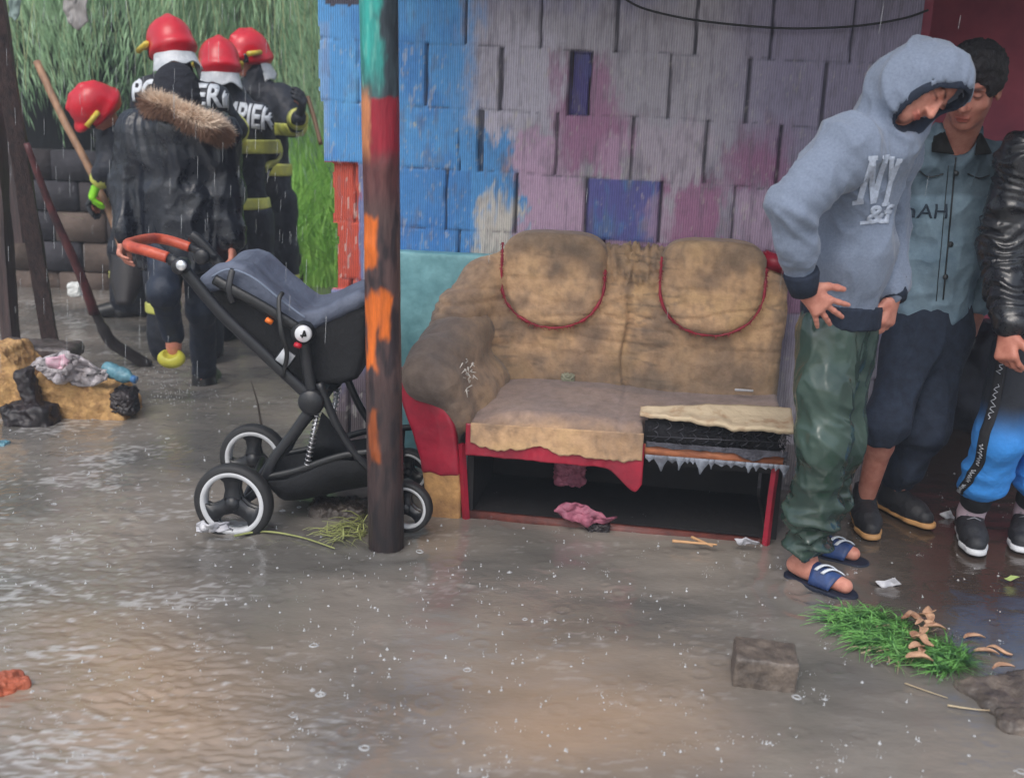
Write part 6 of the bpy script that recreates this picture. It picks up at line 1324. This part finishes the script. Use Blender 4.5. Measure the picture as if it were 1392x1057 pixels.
def fireman(label, J, bands=(), text=None, coat=.34, fskin=(.85, .72, .68), k=1.0, flap=True, arms=(), glove=None, tpos=None):
    t = thing('person', label, 'person', (J['pelvis'].x, J['pelvis'].y, 0.0), 'firefighters helping behind the pushchair')
    bo, L, M = body(t, J, .008, fskin)
    pts = [J[q] for q in ('neck', 'chest', 'pelvis', 'shR', 'elR', 'wrR', 'shL', 'elL', 'wrL', 'knR', 'knL')]; lo, hi = bbox(pts, .24); s = SDF(lo, hi, .010); ax = (J['shL']-J['shR']).normalized()
    low = J['pelvis']+(J['pelvis']-J['chest']).normalized()*.22 if abs((J['pelvis']-J['chest']).normalized().z) > .7 else J['pelvis']-Vector((0, 0, .2))
    s.path([low, J['pelvis'], J['chest'], J['neck'].lerp(J['chest'], .3)], [.135, .128, .130, .09], .06, (ax, 1.3)); s.cone(J['shR'], J['shL'], .08, .08, .08); s.cone(J['neck'].lerp(J['chest'], .2), J['neck']+(J['neck']-J['chest']).normalized()*.05, .10, .085, .04)
    for S_ in 'RL': s.path([J['sh'+S_], J['el'+S_], J['wr'+S_]], [.080, .066, .052], .05)
    co = sobj('coat', s, turn, t, lambda V: .006*crease(V*[5, 5, 2.5])+.004*crease(V*[7, 7, 6]+4)+.0015*crease(V*16)-.002, 1)
    for (c, n, hw, R_) in bands: band('reflective_band', s, c, n, hw, R_, yel, co, .014)
    lo, hi = bbox([J['pelvis'], J['anR'], J['anL'], J['knR'], J['knL']], .2); s2 = SDF(lo, hi, .010)
    for S_ in 'RL': s2.path([J['hip'+S_], J['kn'+S_], J['an'+S_]], [.11, .092, .085], .05); 
    tro = sobj('trousers', s2, turn, t, lambda V: folds(V, .009, (5, 5, 4), .004, (11, 11, 8), 5), 1)
    for S_ in 'RL': band('reflective_band', s2, J['kn'+S_].lerp(J['an'+S_], .45), (0, 0, 1), .032, .16, yel, tro, .012)
    for S_ in 'RL':
        a = J['an'+S_]; sb = SDF(*bbox([a, J['toe'+S_]], .13), .009); sb.path([a+Vector((0, 0, .06)), a-Vector((0, 0, .02)), J['toe'+S_]], [.07, .06, .05], .03); sobj('boot', sb, mat('boot_black', (.016, .016, .018), rough=.35), t)
    helmet(t, L, M, k, flap)
    if text and tpos: text_on('lettering', text, tpos[0], tpos[1], tpos[2], tpos[3], co, letter, co, .5, .03, off=.006, sx=tpos[4])
    for S_, col in (glove or {}).items():
        sg = SDF(np.array(J['wr'+S_])-.2, np.array(J['wr'+S_])+.2, .006); hand(sg, J['wr'+S_], J['_h'+S_][0], J['_h'+S_][1], S_, J['_h'+S_][2], 1.22, .15); sg.d -= .004
        sobj('glove', sg, mat('glove_%s' % col[0], lin(col[1]), rough=.6, scale=20), t)
        d = nv(J['wr'+S_]-J['el'+S_]); b = MB(); w = J['wr'+S_]; b.tube([w-d*.075, w-d*.07, w-d*.0, w+d*.01], [.064, .069, .062, .056], 18); b.obj('cuff_band', yel, co)
    return t, L, M
def legs(J, px, hipy, kny, any_, Y, dx=.1, out=(0, 1)):
    """straight standing legs below a pelvis pixel column"""
    p = J['pelvis']; ax = (J['shL']-J['shR']); ax.z = 0; ax = ax.normalized(); 
    for S_, q in (('L', 1), ('R', -1)):
        J['hip'+S_] = p+ax*q*.10-Vector((0, 0, .04)); J['kn'+S_] = Vector((p.x, p.y, 0))+ax*q*.12+Vector((0, 0, .50)); J['an'+S_] = Vector((p.x, p.y, 0))+ax*q*.13+Vector((0, 0, .09)); J['toe'+S_] = J['an'+S_]+Vector((out[0]*.16, out[1]*.16, -.05))
# tall one, back to the camera
Y = 6.2
J = dict(head=at(232, 68, Y), neck=at(240, 108, Y), chest=at(245, 165, Y), pelvis=at(245, 280, Y), shL=at(203, 128, Y), shR=at(290, 136, Y-.02), elL=at(186, 172, Y+.12), wrL=at(168, 205, Y+.30), elR=at(316, 176, Y+.10), wrR=at(322, 186, Y+.32), _f=(-.55, .75, -.38), _u=(-.12, .1, 1), _hL=((-.3, .8, -.3), (1, 0, 0), .5), _hR=((0, 1, -.2), (-1, 0, 0), .5))
legs(J, 0, 0, 0, 0, Y)
fireman('tallest firefighter in a red helmet, back turned, behind the person in the fur-trimmed coat', J, [(J['elL'].lerp(J['wrL'], .1), J['wrL']-J['elL'], .035, .13), (J['elR'].lerp(J['wrR'], .15), J['wrR']-J['elR'], .035, .13), (at(245, 260, Y), (0, 0, 1), .035, .30)], 'POMPIERI',
        tpos=(at(234, 128, Y-.2), (1, 0, -.035), (0, 0, 1), .165, .76))
Y = 6.8
J = dict(head=at(298, 92, Y), neck=at(312, 130, Y), chest=at(322, 185, Y), pelvis=at(325, 285, Y), shL=at(283, 152, Y), shR=at(352, 160, Y-.05), elL=at(275, 215, Y+.1), wrL=at(280, 255, Y+.3), elR=at(364, 205, Y+.08), wrR=at(352, 240, Y+.3), _f=(-.35, .9, -.25), _u=(0, 0, 1), _hL=((0, .6, -.7), (1, 0, 0), .5), _hR=((0, 1, -.6), (-1, 0, 0), .5))
legs(J, 0, 0, 0, 0, Y)
fireman('middle firefighter in a red helmet with white neck flap, back turned between the other two', J, [(at(325, 198, Y), (0, 0, 1), .042, .32), (J['elR'].lerp(J['wrR'], .1), J['wrR']-J['elR'], .04, .13), (at(330, 275, Y), (0, 0, 1), .035, .30)], 'POMPIERI',
        tpos=(at(318, 157, Y-.2), (1, .0, -.10), (0.06, 0, 1), .19, .60))
Y = 7.4
J = dict(head=at(337, 78, Y), neck=at(350, 112, Y+.02), chest=at(358, 165, Y+.05), pelvis=at(362, 265, Y+.05), shR=at(336, 130, Y+.05), shL=at(383, 134, Y), elR=at(326, 185, Y-.1), wrR=at(335, 225, Y-.25), elL=at(399, 170, Y-.12), wrL=at(406, 160, Y-.42), _f=(-.6, -.75, -.2), _u=(0, 0, 1), _hR=((0, -.6, -.7), (1, 0, 0), .6), _hL=((.35, -.3, .9), (-1, 0, 0), .8))
legs(J, 0, 0, 0, 0, Y, out=(-.7, -.7))
fireman('rightmost firefighter, turned towards the camera, raising one dark gloved hand by the wall', J, [(at(368, 175, Y), (0, 0, 1), .04, .3), (at(368, 230, Y), (0, 0, 1), .04, .3)], flap=True, glove={'L': ('black', (30, 34, 42))})
b = MB(); b.tube(spline([at(418, 132, 7.0), at(424, 150, 6.95), at(430, 172, 6.9), at(436, 196, 6.85)], 4), .014, 8); tag(b.obj('tool_handle', mat('tool_brown', lin((110, 84, 60)), rough=.6)), 'short dark tool handle in the gloved hand next to the wall edge', 'tool')
Y = 7.0
J = dict(head=at(128, 158, Y-.05), neck=at(150, 175, Y+.05), chest=at(172, 205, Y+.15), pelvis=at(186, 290, Y+.35), shL=at(152, 190, Y-.05), shR=at(185, 180, Y+.35), elL=at(146, 232, Y-.15), wrL=at(134, 246, Y-.12), elR=at(168, 245, Y+.3), wrR=at(140, 262, Y+.1), _f=(-.62, -.12, -.78), _u=(-.60, -.55, .58), _hL=((-.45, 0, -.9), (1, .4, 0), .9), _hR=((-.6, -.3, -.7), (1, 0, 0), .9))
J['head'] = at(132, 150, Y-.15)
for S_, x in (('L', 170), ('R', 196)):
    J['hip'+S_] = at(x+8, 300, Y+.3); a = gnd(x, 430); J['an'+S_] = a+Vector((0, 0, .09)); J['kn'+S_] = at(x, 350, Y+.25); J['kn'+S_].z = .5; J['toe'+S_] = J['an'+S_]+Vector((-.14, -.06, -.05))
fireman('stooping firefighter at the left in a red helmet with bright green glove', J, [], flap=False, glove={'L': ('green', (150, 232, 40)), 'R': ('black', (30, 34, 42))})
# person in the dark fur-trimmed coat
def coat_person():
    Y = 5.45
    J = dict(head=at(240, 128, Y), neck=at(243, 160, Y), chest=at(244, 205, Y), pelvis=at(248, 300, Y), shL=at(192, 182, Y), shR=at(296, 186, Y), elL=at(178, 252, Y), wrL=at(168, 322, Y-.12), elR=at(308, 258, Y), wrR=at(316, 328, Y-.05),
             hipR=at(264, 318, Y), knR=at(274, 418, Y+.05), hipL=at(226, 318, Y), knL=at(222, 395, Y-.28), anL=at(236, 466, Y-.12), _f=(-.2, .95, -.25), _u=(0, 0, 1), _hL=((-.1, -.3, -1), (1, 0, 0), .8), _hR=((0, -.1, -1), (-1, 0, 0), .6))
    a = gnd(278, 520); J['anR'] = a+Vector((0, 0, .06)); J['toeR'] = a+Vector((0, .15, .0)); J['toeL'] = J['anL']+Vector((-.01, .03, -.10))
    t = thing('person', 'person seen from behind in black padded coat with fur trim and one yellow clog', 'person', tuple(a))
    bo, L, M = body(t, J, .0065, (1.0, .88, .84))
    s = SDF(np.array(L(0, 0, 0))-.2, np.array(L(0, 0, 0))+.2, .007); s.ell(L(0, -.015, .02), (.105, .112, .125), M, .01); s.ell(L(0, -.05, -.05), (.115, .10, .09), M, .05); sobj('black_beanie', s, mat('knit_black', lin((34, 36, 46)), lin((22, 24, 32)), rough=.95, scale=40, bump=.6), t, lambda V: .004*ridge(V*[10, 10, 30]), 1)
    puf = mat('padded_nylon', lin((32, 36, 46)), lin((20, 23, 32)), rough=.30, scale=8, bump=.5, bscale=26, spec=.5, rvar=.08)
    pts = [J[q] for q in ('neck', 'chest', 'pelvis', 'shR', 'elR', 'wrR', 'shL', 'elL', 'wrL')]; lo, hi = bbox(pts, .25); s = SDF(lo, hi, .009); ax = Vector((1, 0, 0))
    s.path([J['pelvis']-Vector((0, 0, .10)), J['pelvis']+Vector((0, 0, .1)), J['chest'], J['neck'].lerp(J['chest'], .4)], [.16, .15, .155, .11], .07, (ax, 1.30)); s.cone(J['shR'], J['shL'], .10, .10, .09); s.ell(J['neck']-Vector((-.02, .07, .05)), (.19, .11, .10), None, .05)
    for S_ in 'RL': s.path([J['sh'+S_], J['el'+S_], J['wr'+S_]+Vector((0, 0, .02))], [.095, .080, .058], .05)
    s.path([J['pelvis'], J['pelvis']-Vector((0, 0, .25))], [.155, .165], .05, (ax, 1.3)); s.box(J['pelvis']-Vector((0, 0, .40)), (.5, .5, .17), None, .01, op='s')
    def dc(V): w = V+.05*np.stack([pn(V*4), pn(V*4+7), pn(V*4+13)], 1); return .008*crease(w*[8, 5, 1.6])+.004*crease(w*[13, 9, 3]+5)+.002*crease(w*[20, 16, 8])+.010*ridge(w*[2, 2, 5])
    co = sobj('padded_coat', s, puf, t, dc, 1)
    fl = spline([at(203, 141, Y-.08), at(218, 143, Y-.19), at(240, 152, Y-.23), at(266, 163, Y-.24), at(288, 174, Y-.20), at(304, 184, Y-.10)], 8)
    b = MB(); b.tube(fl, [.026+.014*math.sin(math.pi*i/(len(fl)-1)) for i in range(len(fl))], 12); fo = b.obj('fur_trim', mat('fur_under', lin((214, 190, 168)), lin((150, 120, 100)), rough=1, scale=20, bump=1), co)
    R = np.random.RandomState(9); n = 16000; i = R.randint(0, len(fl)-1, n); fr = R.rand(n); A = np.array([tuple(p) for p in fl]); P = A[i]*(1-fr[:, None])+A[i+1]*fr[:, None]; T_ = A[i+1]-A[i]; T_ /= np.linalg.norm(T_, axis=1)[:, None]; D = R.normal(size=(n, 3)); D -= (D*T_).sum(1)[:, None]*T_; D /= np.linalg.norm(D, axis=1)[:, None]; P = P+D*.030
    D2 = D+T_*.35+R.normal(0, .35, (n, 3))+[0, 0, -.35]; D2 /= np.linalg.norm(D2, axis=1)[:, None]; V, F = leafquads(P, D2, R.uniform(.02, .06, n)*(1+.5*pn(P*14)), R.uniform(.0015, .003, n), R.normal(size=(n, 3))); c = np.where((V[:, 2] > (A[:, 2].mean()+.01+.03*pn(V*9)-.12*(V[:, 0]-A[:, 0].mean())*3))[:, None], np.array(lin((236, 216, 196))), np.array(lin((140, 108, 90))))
    mk('fur_hairs', V, F, mat('fur', (1, 1, 1), (.9, .9, .9), rough=1, scale=30, bump=0, vcol=True), fo, False, c)
    jn = mat('wet_jeans', lin((34, 44, 62)), lin((22, 30, 44)), rough=.6, scale=9, bump=.4); lo, hi = bbox([J['pelvis'], J['anR'], J['anL'], J['knR'], J['knL']], .2); s = SDF(lo, hi, .008)
    s.path([J['hipR'], J['knR'], J['anR']+Vector((0, 0, .0))], [.09, .064, .058], .05); s.path([J['hipL'], J['knL'], J['anL']+Vector((0, 0, .04))], [.088, .062, .048], .05)
    sobj('jeans', s, jn, t, lambda V: folds(V, .007, (7, 7, 4), .004, (14, 14, 12), 1), 1)
    s = SDF(np.array(J['anL'])-.2, np.array(J['anL'])+.2, .006); a2 = J['anL']; p = at(233, 487, Y-.16); s.ell(p, (.070, .052, .042), rotz(0, 0, .9), .01); s.ell(p+Vector((0, -.02, .035)), (.038, .05, .028), None, .008, 's')
    sobj('clog', s, mat('yellow_clog', lin((192, 188, 70)), lin((160, 156, 60)), rough=.5), t)
    s = SDF(np.array(J['anR'])-.25, np.array(J['anR'])+.25, .007); s.path([J['anR']+Vector((0, 0, .03)), J['anR']-Vector((0, 0, .06)), J['toeR']], [.062, .062, .052], .02); sobj('boot', s, mat('boot_black', (0, 0, 0)), t)
coat_person()
# ================================================================== RAIN HAZE
def haze():
    b = MB(); b.box((0, 5, 2.0), (12, 12, 3.4)); m = bpy.data.materials.new('rain_haze'); m.use_nodes = True; n = m.node_tree.nodes; n.remove(n['Principled BSDF'])
    v = n.new('ShaderNodeVolumePrincipled'); v.inputs['Color'].default_value = (.80, .88, 1, 1); v.inputs['Density'].default_value = .0065; v.inputs['Anisotropy'].default_value = .1
    m.node_tree.links.new(v.outputs[0], n['Material Output'].inputs['Volume']); kind(b.obj('haze', m, smooth=False), 'stuff')
haze()
